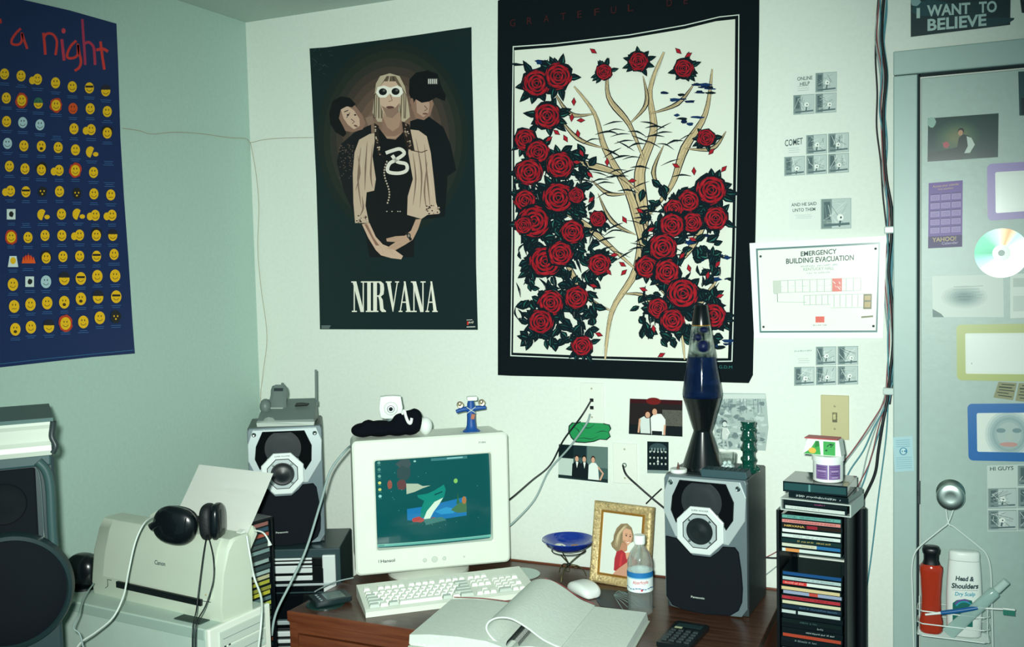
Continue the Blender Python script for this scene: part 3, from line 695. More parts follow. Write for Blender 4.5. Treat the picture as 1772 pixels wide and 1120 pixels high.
for _ in range(5): a = .5+rnd.uniform(-.12, .15); ln(a, .2, a+.02, .16+rnd.uniform(-.03, .03), '#c9d6cc', .004)
p.build('printed_sheet', PGLOSS, sg)
for x, y in ((.035, .095), (.965, .07), (.035, .93), (.965, .93)):
    c = back(*fi(x, y), .006)-o0; bm = NB(); lathe(bm, [(.0032, 0), (.0032, .001), (.0018, .002), (0, .0021)], 14, c, rot('X', 90)); obj('screw', bm, DKGREY, sg, smooth=True)

# --- light switch
c = back(1445, 722, 0); sw = thing('light_switch', c, 0, 'beige light switch plate with toggle on the wall left of the door', 'light switch')
BX('cover_plate', (0, -.003, 0), (.071, .006, .117), mat('switch_beige', '#b9b283', .4), sw, .0015)
BX('toggle_slot', (0, -.0066, 0), (.012, .001, .026), mat('slot_shadow', '#5c5a40', .6), sw)
bm = NB(); box(bm, (0, -.011, .003), (.0075, .012, .014), .0015, M=rot('X', 18)); obj('toggle', bm, mat('toggle_beige', '#c9c294', .35), sw)
for s_ in (1, -1):
    bm = NB(); lathe(bm, [(.003, 0), (.003, .001), (0, .0014)], 12, (0, -.006, .03*s_), rot('X', 90)); obj('screw', bm, mat('screw_beige', '#8f8a66', .4), sw)
# --- jack plates
WPLATE = mat('outlet_plate', '#dfe3d8', .35)
def plate(px_, py_, label, w_=.072, h_=.118):
    c = back(px_, py_, 0); t = thing('wall_outlet', c, 0, label, 'wall outlet')
    BX('cover_plate', (0, -.0025, 0), (w_, .005, h_), WPLATE, t, .0015)
    for s_ in (1, -1):
        bm = NB(); lathe(bm, [(.003, 0), (.003, .0008), (0, .0012)], 12, (0, -.005, .042*s_), rot('X', 90)); obj('screw', bm, mat('plate_screw', '#a9a890', .4), t)
    return t
t = plate(1025, 697, 'white outlet plate under the tapestry with two cords plugged in')
for dz in (.008, -.014):
    BX('socket', (0, -.0056, dz), (.011, .0012, .010), BLK, t)
t = plate(1082, 802, 'white outlet plate between the small photographs with one black cord')
bm = NB(); lathe(bm, [(.007, 0), (.007, .004), (.004, .004), (.004, 0)], 16, (0, -.005, -.004), rot('X', 90), cap=False); obj('socket', bm, STEEL, t)

# --- photos on the wall under the tapestry
def person(p, x, y, h, shirt, hair, skin='#c99a82', wd=.5, legs=None):
    """a printed half figure: head top at y, height h, in sheet units; aspect handled by ax"""
    a = AX; hh = h*.2
    p.poly([(x-h*.2*a*wd*2, y+hh*1.35), (x+h*.2*a*wd*2, y+hh*1.35), (x+h*.27*a*wd*2, y+h), (x-h*.27*a*wd*2, y+h)], shirt)
    p.rect(x-.05*h*a, y+hh*.8, x+.05*h*a, y+hh*1.5, skin)
    p.ell(x, y+hh*.5, hh*.46*a, hh*.56, hair, 16); p.ell(x, y+hh*.6, hh*.36*a, hh*.47, skin, 16)
    p.ell(x, y+hh*.25, hh*.42*a, hh*.26, hair, 14)
    for s_ in (-1, 1): p.ell(x+s_*hh*.14*a, y+hh*.55, hh*.05*a, hh*.04, '#2a1c18', 6)
    p.stroke([(x-hh*.12*a, y+hh*.84), (x+hh*.12*a, y+hh*.84)], hh*.05, '#7a3c34')
AX = .68
p = QP([(1090, 690), (1181, 693), (1181, 756), (1088, 751)], base=.0008); p.sheet(*uniform_sheet('#241c1c'))
p.rect(0, 0, 1, .12, '#3a1014'); p.rect(.62, .28, 1, .8, '#5a5850'); p.rect(.0, .72, 1, 1, '#15181a'); p.ell(.45, .05, .14, .1, '#6e1a18')
for _ in range(120): p.ell(rnd.uniform(.63, .99), rnd.uniform(.3, .78), .006, .008, '#2e2c28', 5)
p.poly([(.4, .52), (.47, .4), (.6, .4), (.68, .55), (.68, .98), (.42, .98)], '#e4e8e0'); p.rect(.43, .88, .62, 1, '#1b1d20')
p.ell(.47, .33, .06, .11, '#2c1c16'); p.ell(.475, .35, .045, .09, '#cf9c80'); p.poly([(.2, .55), (.28, .48), (.38, .5), (.4, .96), (.22, .96)], '#cfd8d2')
p.ell(.34, .42, .07, .12, '#2e1a14'); p.ell(.345, .44, .045, .085, '#cf9c80'); p.stroke([(.2, .56), (.18, .95)], .035, '#cf9c80'); p.stroke([(.67, .7), (.66, .98)], .035, '#cf9c80')
tag(p.build('photograph', PGLOSS), 'colour photograph of a couple standing together, right of the upper outlet', 'photograph')
p = QP([(967, 769), (1052, 774), (1052, 836), (966, 827)], base=.0008); p.sheet(*uniform_sheet('#3f5654'))
p.rect(0, 0, .3, .4, '#0e1c20'); p.rect(.3, 0, .56, .35, '#182a2e'); p.rect(0, .4, .3, .9, '#b9c8be'); p.rect(.58, 0, 1, .6, '#5f7570'); p.rect(0, .9, 1, 1, '#1c2c2e')
for cx, sh, hr in ((.37, '#11191c', '#1b1412'), (.52, '#131b1e', '#1b1412'), (.7, '#dfe5de', '#3a261c')):
    p.poly([(cx-.1, .95), (cx-.09, .55), (cx-.03, .47), (cx+.05, .47), (cx+.1, .56), (cx+.12, .95)], sh); p.ell(cx, .37, .045, .1, hr); p.ell(cx, .395, .036, .08, '#d0a086')
    if sh != '#dfe5de': p.poly([(cx-.02, .48), (cx+.03, .48), (cx+.005, .66)], '#e6ebe4')
p.stroke([(.8, .58), (.9, .75), (.84, .95)], .035, '#d0a086')
tag(p.build('photograph', PGLOSS), 'colour photograph of three people in a row, beside the monitor', 'photograph')
p = QP([(1120, 764), (1157, 765), (1157, 820), (1120, 819)], base=.0008); p.sheet(*uniform_sheet('#101c20'))
p.ell(.5, .25, .42, .2, '#33474a', a0=180, a1=360); p.rect(0, .9, 1, 1, '#7d8f8b')
for i in range(5):
    for j in range(3):
        x, y = .14+i*.18, .32+j*.19; p.ell(x, y, .04, .035, '#c3c9c0', 8); p.poly([(x-.06, y+.14), (x, y+.04), (x+.06, y+.14)], '#0b1215' if (i, j) != (2, 1) else '#cfd6ce')
for i in range(5): p.rect(.2+i*.14, .2, .24+i*.14, .32, '#8fa09c')
tag(p.build('photograph', PGLOSS), 'small dark photograph of a group in rows, above the picture frame', 'photograph')
p = Paint(back, base=.002, wall='back', bend=lambda x, z_: .010*max(0, (x-1.66)/.05)**2+.002)
p.sheet([(1236, 680), (1325, 681), (1327, 700), (1330, 740), (1325, 780), (1290, 779), (1236, 776)], '#a3b3ae')
r2 = random.Random(9)
for _ in range(160):
    x, y = r2.uniform(1240, 1322), r2.uniform(690, 776); p.blob(x, y, r2.uniform(2, 9), r2.uniform(1.5, 5), r2.choice(['#7c8f8c', '#8fa19e', '#b9c6c2', '#66797a', '#a0b0ac', '#94a5a2']), r2, 8, .3)
p.rect(1238, 682, 1325, 690, '#c3cec8')
for _ in range(14): x = r2.uniform(1245, 1320); p.stroke([(x, 690), (x+r2.uniform(-6, 6), 715)], .8, '#64777a')
# a small boy printed on the card
p.ell(1254, 732, 5, 5.5, '#3c4c50'); p.ell(1254.5, 734, 3.8, 4.2, '#c9d2cc'); p.poly([(1250, 739), (1259, 740), (1262, 752), (1258, 762), (1251, 760), (1249, 748)], '#c3ccc6')
p.stroke([(1259, 742), (1263, 750), (1257, 752)], 2, '#dde3dc'); p.stroke([(1253, 760), (1252, 776)], 3, '#a9b5b0'); p.stroke([(1258, 760), (1261, 776)], 3, '#a9b5b0'); p.stroke([(1250, 741), (1248, 760)], 1, '#33464a')
tag(p.build('postcard', PSEMI, grid=(.01, .1)), 'curling black and white picture of a small child before rocks', 'picture')
# green cut-out sticker
p = Paint(back, base=.003)
ol = [(983, 747), (984, 737), (990, 731), (999, 732), (1004, 729), (1015, 731), (1026, 730), (1030, 727), (1036, 729), (1042, 727), (1046, 733), (1055, 735), (1058, 742), (1054, 748), (1057, 756), (1050, 762), (1038, 761), (1028, 765), (1012, 767), (996, 766), (988, 758)]
p.sheet(ol, '#0b2a22'); cx_, cy_ = 1021, 747
p.poly([(cx_+(a-cx_)*.95, cy_+(b-cy_)*.9) for a, b in ol], '#1d8a4e')
for pts in (((990, 738), (1000, 744), (1004, 754)), ((1004, 732), (1012, 740), (1022, 740), (1030, 732)), ((1030, 750), (1042, 746), (1052, 748)), ((996, 760), (1010, 758), (1024, 760), (1036, 754))): p.stroke(pts, 1.3, '#0b2a22', True, sm=3)
tag(p.build('sticker', PSEMI), 'green lobed cut-out sticker with dark outline under the upper outlet', 'sticker')

# --- words on the wall over the door
p = QP([(1576, -4), (1749, -14), (1748, 43), (1576, 64)], base=.0012); p.sheet(*uniform_sheet('#0b2a30'))
for x, y, rx, ry, c in ((.2, .3, .2, .2, '#14424a'), (.8, .85, .25, .12, '#123c42'), (.05, .12, .05, .1, '#7d9c9c'), (.55, .5, .3, .3, '#0f343a')): p.blob(x, y, rx, ry, c, rnd, 14, .1)
p2 = Paint(back, base=.0026)
LT = '#a9c3bd'
for t_, a, b, h in (('I', (1586, 31), (1592, 30.5), 17), ('WANT', (1604, 28), (1679, 23), 19), ('TO', (1694, 22), (1725, 20), 19), ('BELIEVE', (1605, 53), (1707, 43.5), 20)): p2.text(t_, a, b, h, LT, .03)
p.tris += [([quad_inv for quad_inv in P_], o, c) for P_, o, c in []]
ow = p.build('sign', PSEMI); tag(ow, 'dark teal strip reading I WANT TO BELIEVE above the door frame', 'sign')
lt = p2.build('lettering', PSEMI, parent=None); lt.parent = ow; lt.location = Vector(lt.location)-Vector(ow.location)
p = QP([(1764, -12), (1800, -16), (1800, 27), (1768, 22)], base=.001); p.sheet(*uniform_sheet('#12262c')); p.rect(.1, .1, .9, .4, '#1d3a42')
tag(p.build('poster', PSEMI), 'dark poster corner right of the I WANT TO BELIEVE strip', 'poster')

# --- things stuck on the door (door face stands 12 mm off the wall plane)
def dface(x, y, o): return on(x, y, 1, -(.0122+o))
p = QP([(1606, 205), (1728, 196), (1727, 272), (1605, 280)], dface, base=.0008); p.sheet(*uniform_sheet('#1c3c3a'))
for i in range(10): k_ = 1-i*.09; p.ell(.42, .48, .34*k_, .42*k_, ['#20423c', '#27483e', '#2f4f42', '#385645', '#425d48', '#4c634a', '#56684a', '#5f6c4c', '#676f4c', '#6c7150'][i], 20)
p.poly([(0, .82), (.45, .7), (.5, .78), (.5, 1), (0, 1)], '#122a2a'); p.blob(.26, .64, .05, .07, '#a8424e', rnd, 12, .2); p.blob(.05, .1, .06, .12, '#8fb0a4', rnd, 10, .1)
p.poly([(.44, .5), (.5, .42), (.58, .46), (.66, .62), (.65, .78), (.55, .9), (.44, .98), (.42, .7)], '#14282a'); p.poly([(.55, .47), (.62, .52), (.67, .68), (.6, .86), (.52, .86), (.57, .7)], '#b9c6bc')
p.ell(.47, .35, .045, .08, '#151413'); p.ell(.463, .385, .035, .065, '#b98a6c'); p.rect(.7, .8, .95, .98, '#173434')
tag(p.build('photograph', PGLOSS), 'dark green photograph of a man in white sleeves and vest, on the door', 'photograph')
p = QP([(1762, 124), (1800, 122), (1800, 200), (1764, 200)], dface, base=.0008); p.sheet(*uniform_sheet('#274a4c')); p.rect(.1, .6, .9, .98, '#142a2c'); p.ell(.5, .4, .2, .2, '#7d9a94')
tag(p.build('photograph', PGLOSS), 'dark photograph cut by the right edge, high on the door', 'photograph')
# purple calendar card
p = QP([(1607, 317), (1666, 312), (1665, 427), (1606, 430)], dface, base=.0008); p.sheet(*uniform_sheet('#6a4f96'))
p.text('Access your calendar', (.12, .075), (.9, .065), .035, '#b99a7c', .01); p.text('from anywhere', (.28, .12), (.72, .115), .03, '#b99a7c', .01)
for r_ in range(5):
    for c_ in range(3):
        x, y = .06+c_*.31, .17+r_*.125; p.rect(x, y, x+.27, y+.105, '#9b86b8'); p.rect(x, y, x+.27, y+.02, '#4c3a78')
        for l in range(3): p.stroke([(x+.03, y+.045+l*.02), (x+.24, y+.045+l*.02)], .006, '#6a4f96')
p.rect(0, .82, 1, 1, '#33205e'); p.text('YAHOO!', (.12, .905), (.82, .9), .065, '#b6a070', .02); p.text('Calendar', (.4, .955), (.88, .95), .04, '#9f93b4', .02)
tag(p.build('calendar', PSEMI), 'purple printed calendar card with twelve small months on the door', 'calendar')
# compact disc on the door
c = on(1733, 438, 1, -.012); cdm = mat('disc_sheen', '#dfe8e0', .34, metal=.35)
nt = cdm.node_tree; tcn = nt.nodes.new('ShaderNodeTexCoord'); gr = nt.nodes.new('ShaderNodeTexGradient'); gr.gradient_type = 'RADIAL'
rp = nt.nodes.new('ShaderNodeValToRGB'); els = rp.color_ramp.elements; els[0].color = (*lin('#2c6a54'), 1); els[1].color = (*lin('#2c6a54'), 1)  # rainbow sheen and bright reflecting side painted into the disc colour
for pos, cc in ((.12, '#3a7c60'), (.22, '#7fa890'), (.30, '#b8704c'), (.36, '#7fb0a0'), (.5, '#d5ded4'), (.66, '#e8f0e6'), (.8, '#d5e4d8'), (.9, '#6fa890')):
    e = els.new(pos); e.color = (*lin(cc), 1)
mpn = nt.nodes.new('ShaderNodeMapping'); mpn.inputs['Rotation'].default_value = (math.radians(90), 0, 0)
nt.links.new(tcn.outputs['Object'], mpn.inputs['Vector']); nt.links.new(mpn.outputs['Vector'], gr.inputs['Vector']); nt.links.new(gr.outputs['Color'], rp.inputs['Fac']); nt.links.new(rp.outputs['Color'], nt.nodes['Principled BSDF'].inputs['Base Color'])
bm = NB(); lathe(bm, [(.0075, 0), (.06, 0), (.06, .0012), (.0075, .0012), (.0075, 0)], 64, (0, 0, 0), rot('X', 90), cap=False)
dsc = tag(obj('compact_disc', bm, cdm, loc=(c.x, -.0125, c.z)), 'shiny rainbow compact disc stuck to the door below the purple frame', 'compact disc')
bm = NB(); lathe(bm, [(.0075, .0014), (.02, .0014), (.02, .0018), (.0075, .0018), (.0075, .0014)], 40, (0, 0, 0), rot('X', 90), cap=False); obj('hub', bm, mat('disc_hub', '#dbe6dc', .2), dsc)
# paper prints
p = QP([(1613, 478), (1736, 475), (1737, 549), (1614, 549)], dface, base=.0008); p.sheet(*uniform_sheet('#cfd9d0'))
for i in range(7): k_ = 1-i*.12; p.ell(.45, .52, .33*k_, .28*k_, ['#c6d0c9', '#bcc8c2', '#b0bfb9', '#a2b4af', '#93a8a4', '#829a97', '#6f8b89'][i])
for l in range(5): p.stroke([(.28+rnd.uniform(0, .05), .27+l*.07), (.62+rnd.uniform(0, .1), .26+l*.07)], .012, '#94a8a2')
p.poly([(0, .8), (.12, .92), (.16, 1), (0, 1)], '#667d7c')
tag(p.build('paper_print', PSEMI), 'pale grey paper picture on the door under the compact disc', 'picture')
p = QP([(1748, 474), (1800, 473), (1800, 549), (1748, 551)], dface, base=.0008); p.sheet(*uniform_sheet('#d6dfd6')); p.rect(.1, .1, .9, .3, '#b9c6be'); p.rect(.1, .5, .9, .85, '#c3cec6')
tag(p.build('paper_print', PSEMI), 'pale paper picture cut by the right edge beside the grey one', 'picture')
# magnetic picture frames
def mframe(qd, iq, col, label, paint):
    org = dface(qd[0][0]+10, qd[2][1], 0); t = thing('picture_frame', org, 0, label, 'picture frame')
    n = 8; bm = NB(); O = []; I = []
    W = (Vector(qd[1])-Vector(qd[0])).length; H = (Vector(qd[3])-Vector(qd[0])).length
    def rr(q, r, k_):
        f = quad(q); W = abs(q[1][0]-q[0][0]); H = abs(q[3][1]-q[0][1]); out = []
        for (cx, cy, a0) in ((r/W, r/H, 180), (1-r/W, r/H, 270), (1-r/W, 1-r/H, 0), (r/W, 1-r/H, 90)):
            for i in range(k_+1):
                a = math.radians(a0+90*i/k_); out.append(f(cx+math.cos(a)*r/W, cy+math.sin(a)*r/H))
        return out
    O = rr(qd, 8, 5); I = rr(iq, 3, 5); N = len(O)
    def V(P_, off): return [bm.verts.new(dface(*q_, off)-org) for q_ in P_]
    a, b, c_, d = V(O, .0002), V(O, .004), V(I, .004), V(I, .0002)
    for i in range(N):
        j = (i+1) % N
        for x_, y_ in ((a, b), (b, c_), (c_, d)): bm.faces.new((x_[i], x_[j], y_[j], y_[i]))
    obj('frame', bm, mat('frame_'+col, col, .35), t)
    f = quad(iq); p = Paint(lambda u, v, o: dface(*f(u, v), o)-org, base=.0012); p.sheet(*uniform_sheet('#e2e8df')); paint(p); p.build('insert', PGLOSS, t)
mframe([(1708, 284), (1840, 276), (1840, 374), (1709, 382)], [(1722, 298), (1826, 292), (1826, 362), (1723, 369)], '#8a78b4', 'purple-bordered blank magnetic frame on the door', lambda p: p.rect(.05, .1, .95, .9, '#e6ece4'))
mframe([(1655, 562), (1800, 560), (1800, 661), (1656, 658)], [(1670, 577), (1786, 576), (1786, 648), (1671, 647)], '#a9b36a', 'yellow-green bordered blank magnetic frame on the door', lambda p: (p.rect(.03, .06, .97, .94, '#e6ece4'), p.stroke([(.09, .73), (.095, .76)], .01, '#5c6c68')))
def facepic(p):
    for i in range(6): k_ = 1-i*.1; p.ell(.48, .55, .36*k_, .62*k_, ['#cfdad5', '#bccbc8', '#a9bcbb', '#9ab0b0', '#a6b9b6', '#b3c3be'][i], 24)
    p.ell(.36, .45, .07, .06, '#7f989a'); p.ell(.6, .45, .07, .06, '#7f989a'); p.blob(.48, .8, .14, .06, '#c99a94', rnd, 12, .1); p.poly([(.46, .5), (.52, .5), (.55, .68), (.43, .68)], '#b7c4bd')
mframe([(1674, 699), (1820, 698), (1820, 800), (1676, 797)], [(1690, 715), (1806, 714), (1806, 784), (1691, 782)], '#0d64a8', 'blue-bordered magnetic frame holding a pale face picture on the door', facepic)
# ticket stubs
for i, (qd, lb) in enumerate((([(1728, 661), (1760, 663), (1753, 693), (1719, 688)], 'left of two tan ticket stubs between the yellow and blue frames'), ([(1763, 663), (1795, 664), (1790, 697), (1757, 694)], 'right of two tan ticket stubs between the yellow and blue frames'))):
    p = QP(qd, dface, base=.0008); p.sheet(*uniform_sheet('#9a9a7c'))
    for l, (a, b) in enumerate(((.2, .9), (.1, .8), (.15, .95), (.1, .7), (.2, .9))): p.stroke([(a, .14+l*.17), (b, .14+l*.17)], .07 if l == 1 else .05, '#42504a')
    tag(p.build('ticket_stub', PMATTE), lb, 'ticket')
# photo comic on the door
comic([(1708, 806), (1812, 803), (1812, 919), (1709, 920)], 2, 3, [(0, 1, 1), (0, 2, 1), (1, 0, 1), (1, 1, 1), (1, 2, 1)], [('HI GUYS', (.05, .08), (.44, .075), .06)],
      'black and white photo comic headed HI GUYS on the door below the blue frame', '#c6d3cc', proj=dface, seed=7)
# small notice on the frame
def tface(x, y, o): return on(x, y, 1, -(.0282+o))
p = QP([(1545, 757), (1579, 755), (1582, 815), (1548, 817)], tface, base=.0006); p.sheet(*uniform_sheet('#a3c6cc'))
for l in range(4): p.stroke([(.15, .1+l*.06), (.85, .1+l*.06)], .02, '#7fa8b4')
p.ell(.5, .42, .2, .11, '#2c7a96'); p.arc(.5, .42, .12, .06, 30, 330, .05, '#bcd8da', 10); p.stroke([(.5, .36), (.5, .45)], .06, '#bcd8da')
for l in range(6): p.stroke([(.1, .6+l*.06), (.9, .6+l*.06)], .015, '#7fa8b4')
tag(p.build('sticker', PSEMI), 'pale blue notice sticker with round emblem on the door frame', 'sticker')

# ================================================================== FURNITURE
DZ = .715
dk = thing('desk', (1.1625, -.3265, 0), 0, 'brown wooden desk against the back wall under the monitor', 'desk')
bm = NB(); box(bm, (0, 0, DZ-.0125), (1.185, .613, .025), .002); obj('desktop', bm, DESKTOP, dk)
bm = NB(); box(bm, (0, -.303, DZ-.013), (1.187, .01, .028), .002); obj('edge_trim', bm, DESKWOOD, dk); BX('edge_trim', (0, .303, DZ+.001), (1.187, .006, .006), DESKWOOD, dk, .001)
for s_ in (-1, 1): BX('side_panel', (s_*.58, 0, .345), (.024, .6, .69), DESKWOOD, dk, .001)
BX('back_panel', (0, .29, .45), (1.136, .012, .48), DESKWOOD, dk)
BX('front_rail', (0, -.294, .674), (1.136, .018, .028), DESKWOOD, dk)
for i, (x, w_) in enumerate(((-.37, .38), (.2, .72))):
    d = BX('drawer', (x, -.298, .598), (w_, .02, .116), DESKWOOD, dk, .002)
    bm = NB()
    for c_, s_ in (((0, .022), (.075, .005)), ((0, -.022), (.075, .005)), ((-.035, 0), (.005, .045)), ((.035, 0), (.005, .045))):
        box(bm, (x-.06*(i == 0)+c_[0], -.3095, .607+c_[1]), (s_[0], .003, s_[1]), .0008)
    lh_ = obj('label_holder', bm, STEEL, d); 
    BX('label_card', (x-.06*(i == 0), -.3085, .607), (.066, .001, .04), BLKM, lh_)

# ------------------------------------------------------------------ CRT monitor
mo = thing('computer_monitor', (.826, -.2925, DZ), 37.8, 'beige tube computer monitor with a dark teal screen on the desk', 'monitor')
Z0, Z1, HW = .040, .418, .221
bm = NB()
def sect(hw, z0, z1, y, r, n=5):
    out = []
    for (cx, cz, a0) in ((hw-r, z1-r, 0), (-hw+r, z1-r, 90), (-hw+r, z0+r, 180), (hw-r, z0+r, 270)):
        for i in range(n): a = math.radians(a0+90*i/(n-1)); out.append((cx+r*math.cos(a), y, cz+r*math.sin(a)))
    return out
def loft(bm, secs, cap0=True, cap1=True):
    R_ = [[bm.verts.new(p) for p in s_] for s_ in secs]
    for a, b in zip(R_, R_[1:]):
        n = len(a)
        for i in range(n): bm.faces.new((a[i], a[(i+1) % n], b[(i+1) % n], b[i]))
    if cap0: bm.faces.new(R_[0])
    if cap1: bm.faces.new(R_[-1][::-1])
    return R_
loft(bm, [sect(HW-.006, Z0+.006, Z1-.004, .03, .012), sect(HW-.006, Z0+.006, Z1-.004, .15, .02), sect(HW-.05, Z0+.03, Z1-.03, .17, .03), sect(.13, Z0+.07, Z1-.09, .265, .04), sect(.10, Z0+.09, Z1-.12, .285, .03)])
obj('casing', bm, BEIGE, mo, smooth=True)
# bezel: outer shell, bevelled opening, slightly bowed front
bm = NB(); SX0, SX1, SZ0, SZ1 = -.165, .165, .103, .358
def opening(k, y): return [(a_+.006, b_, c_) for a_, b_, c_ in sect(.166-k, .106+k-.0, .360-k, y, .006, 5)]
A_ = sect(HW, Z0, Z1, .032, .014); B_ = sect(HW, Z0, Z1, .004, .014); C_ = sect(HW-.005, Z0+.005, Z1-.005, 0, .012); D_ = opening(-.004, 0); E_ = opening(0, .003); F_ = opening(.003, .022)
R_ = loft(bm, [A_, B_, C_, D_, E_, F_], cap0=False, cap1=False)
obj('bezel', bm, BEIGE, mo, smooth=True, ang=25)
# curved tube face
def scr(u, v, o):
    x = -.158+.328*u; z = .108+.25*(1-v); rr_ = ((x-.006)/.164)**2*.008+((z-.233)/.125)**2*.005
    return Vector((x, .008+rr_-o, z))
p = Paint(scr, base=0.0); p.sheet([(0, 0), (1, 0), (1, 1), (0, 1)], '#0d4a4c'); p.outline = None
for i, c in enumerate(('#5c8c88', '#4d8078', '#6a9a90', '#c0c070', '#b8bc6c', '#8ac0bc')):
    y = .03+i*.075; p.ell(.035, y, .014, .017, c, 10); p.stroke([(.02, y+.028), (.05, y+.028)], .006, '#3f7474')
p.blob(.25, .06, .07, .05, '#3a4a4c', rnd, 12, .2); p.blob(.24, .16, .06, .08, '#2f4446', rnd, 12, .2); p.blob(.12, .28, .022, .05, '#8a4a40', rnd, 10, .1); p.blob(.22, .29, .04, .06, '#5c3c3c', rnd, 10, .1)
p.rect(.48, .015, .8, .045, '#3a7074'); p.rect(.62, .02, .76, .035, '#7fb0b0'); p.ell(.34, .035, .012, .012, '#7fb0a8', 8)
p.poly([(.26, .28), (.36, .29), (.40, .32), (.47, .32), (.40, .345), (.33, .38), (.26, .4)], '#a0ab98')
p.ell(.69, .29, .018, .027, '#7ab05c', 12)
for _ in range(18): p.ell(rnd.uniform(.1, .95), rnd.uniform(.05, .85), .003, .004, '#5c9c98', 6)
p.poly([(.26, .57), (.44, .55), (.78, .48), (.78, .70), (.52, .72), (.26, .70)], '#1c6aa0'); p.poly([(.5, .62), (.6, .58), (.7, .62), (.66, .66), (.55, .66)], '#2c86b4')
p.poly([(.64, .62), (.7, .56), (.78, .52), (.78, .66), (.7, .66)], '#3f6848'); p.ell(.76, .52, .02, .045, '#a06a40', 10); p.poly([(.7, .48), (.705, .42), (.71, .48), (.72, .55), (.69, .56)], '#2c5c3c')
# leaping shark-like shape with pale belly
p.poly([(.35, .42), (.44, .41), (.50, .38), (.585, .32), (.60, .38), (.585, .46), (.55, .52), (.5, .60), (.46, .68), (.37, .68), (.38, .58), (.41, .49), (.36, .45)], '#13786c')
p.poly([(.575, .47), (.54, .54), (.49, .62), (.455, .70), (.40, .70), (.43, .61), (.50, .51)], '#c3d6c4'); p.stroke([(.5, .43), (.57, .40)], .012, '#0a3c3c')
p.blob(.35, .70, .06, .03, '#a03c3c', rnd, 12, .3); p.blob(.5, .71, .05, .02, '#8a3a3c', rnd, 12, .3)
for i in range(12): a = i/11; p.stroke([(.42, .70), (.26+a*.34, .78-.07*abs(a-.5))], .006, rnd.choice(['#5c7c78', '#6f8a80', '#8a5c54']), True)
p.poly([(.4, .70), (.56, .69), (.6, .73), (.42, .77)], '#3c706c')
p.rect(0, .955, 1, .985, '#5a9c94'); p.rect(0, .955, 1, .962, '#7ab4a8'); p.rect(.01, .962, .06, .98, '#3f8078')
o = p.build('screen', PSCREEN, mo, grid=(.1, .125))
p = Paint(front(0, 0, 0), base=.0006)
p.text('Hansol', (-.152, .072), (-.112, .072), .009, '#39484a', .02, up=(0, 1)); p.rect(-.158, .0725, -.1565, .081, '#39484a'); p.text('710H', (.135, .3905), (.156, .3905), .005, '#5f6c6a', .02, up=(0, 1))
p.build('badge', PSEMI, mo)
for x, w_ in ((0, .016), (-.028, .01), (.028, .01), (.085, .004)):
    bm = NB(); lathe(bm, [(w_/2+.001, 0), (w_/2+.001, .001), (w_/2, .0022), (0, .0026)], 20, (x, 0, .068), rot('X', 90)); obj('button', bm, mat('button_beige', '#c3cbbf', .4), mo, smooth=True)
bm = NB(); lathe(bm, [(.12, 0), (.12, .01), (.105, .018), (.06, .024), (.05, .05), (.08, .062)], 40, (0, .125, 0)); o = obj('base', bm, BEIGE, mo, smooth=True)

# ------------------------------------------------------------------ things on the monitor
MZ = DZ+Z1-.004
def mon(x, y, z=0): # monitor-local to world
    a = math.radians(37.8); return (.826+x*math.cos(a)-y*math.sin(a), -.2925+x*math.sin(a)+y*math.cos(a), MZ+z)
# black plush lying along the top
pl = thing('plush_toy', mon(-.105, .078), 31, 'floppy black plush toy with white tip lying on the monitor', 'plush toy'); pl.scale = (1.02, 1.1, 1.3)
PLUSH = mat('black_plush', '#0a0f16', .95, spec=.1, bump=1.0, scale=500)
bm = NB()
for c_, r_ in (((-.075, 0, .016), (.035, .03, .016)), ((-.03, 0, .018), (.05, .034, .018)), ((.02, 0, .018), (.045, .032, .018)), ((.055, 0, .028), (.036, .03, .028)), ((-.06, -.012, .026), (.022, .018, .014)), ((.03, -.012, .032), (.026, .018, .02)), ((.068, -.004, .04), (.022, .02, .020))): ball(bm, c_, r_, 20)
bo = obj('body', bm, PLUSH, pl, smooth=True)
rm = bo.modifiers.new('r', 'REMESH'); rm.mode = 'VOXEL'; rm.voxel_size = .004; rm.use_smooth_shade = True
sm_ = bo.modifiers.new('s', 'SMOOTH'); sm_.iterations = 5
bm = NB(); ball(bm, (.098, .004, .019), (.02, .02, .02), 20); obj('white_tip', bm, WHITEP, pl, smooth=True)
bm = NB(); tube(bm, [(.034, -.026, .052), (.04, -.03, .058), (.044, -.031, .046), (.05, -.032, .034), (.057, -.031, .032), (.06, -.03, .042)], .0042); obj('white_collar', bm, WHITEP, pl, smooth=True)
# webcam standing among the plush
wc = thing('webcam', mon(-.101, .085, .036), 31, 'white square-bodied webcam with round lens on the monitor', 'webcam')
bm = NB(); prism(bm, [(-.030, .018), (-.018, .014), (.018, .014), (.030, .018), (.034, .045), (.029, .078), (.010, .080), (-.010, .080), (-.029, .078), (-.034, .045)], -.012, .012, bev=.003); obj('body', bm, WHITEP, wc, smooth=True, ang=50)
bm = NB(); lathe(bm, [(.020, 0), (.018, .006), (.0135, .008), (.0135, .012), (.012, .0125)], 32, (0, -.012, .044), rot('X', 90)); h = obj('lens_housing', bm, WHITEP, wc, smooth=True)
bm = NB(); lathe(bm, [(.011, 0), (.0105, .0015), (.007, .0005), (.006, .001)], 28, (0, -.0235, .044), rot('X', 90)); l_ = obj('lens_ring', bm, mat('lens_grey', '#56656a', .3), wc, smooth=True)
bm = NB(); ball(bm, (0, -.0242, .044), (.0055, .003, .0055), 16); obj('lens', bm, mat('lens_glass', '#0a1014', .05, coat=1), wc, smooth=True)
bm = NB(); lathe(bm, [(.026, -.010), (.026, .002), (.014, .007), (.009, .012), (.009, .022)], 28); obj('stand', bm, GREYP, wc, smooth=True)
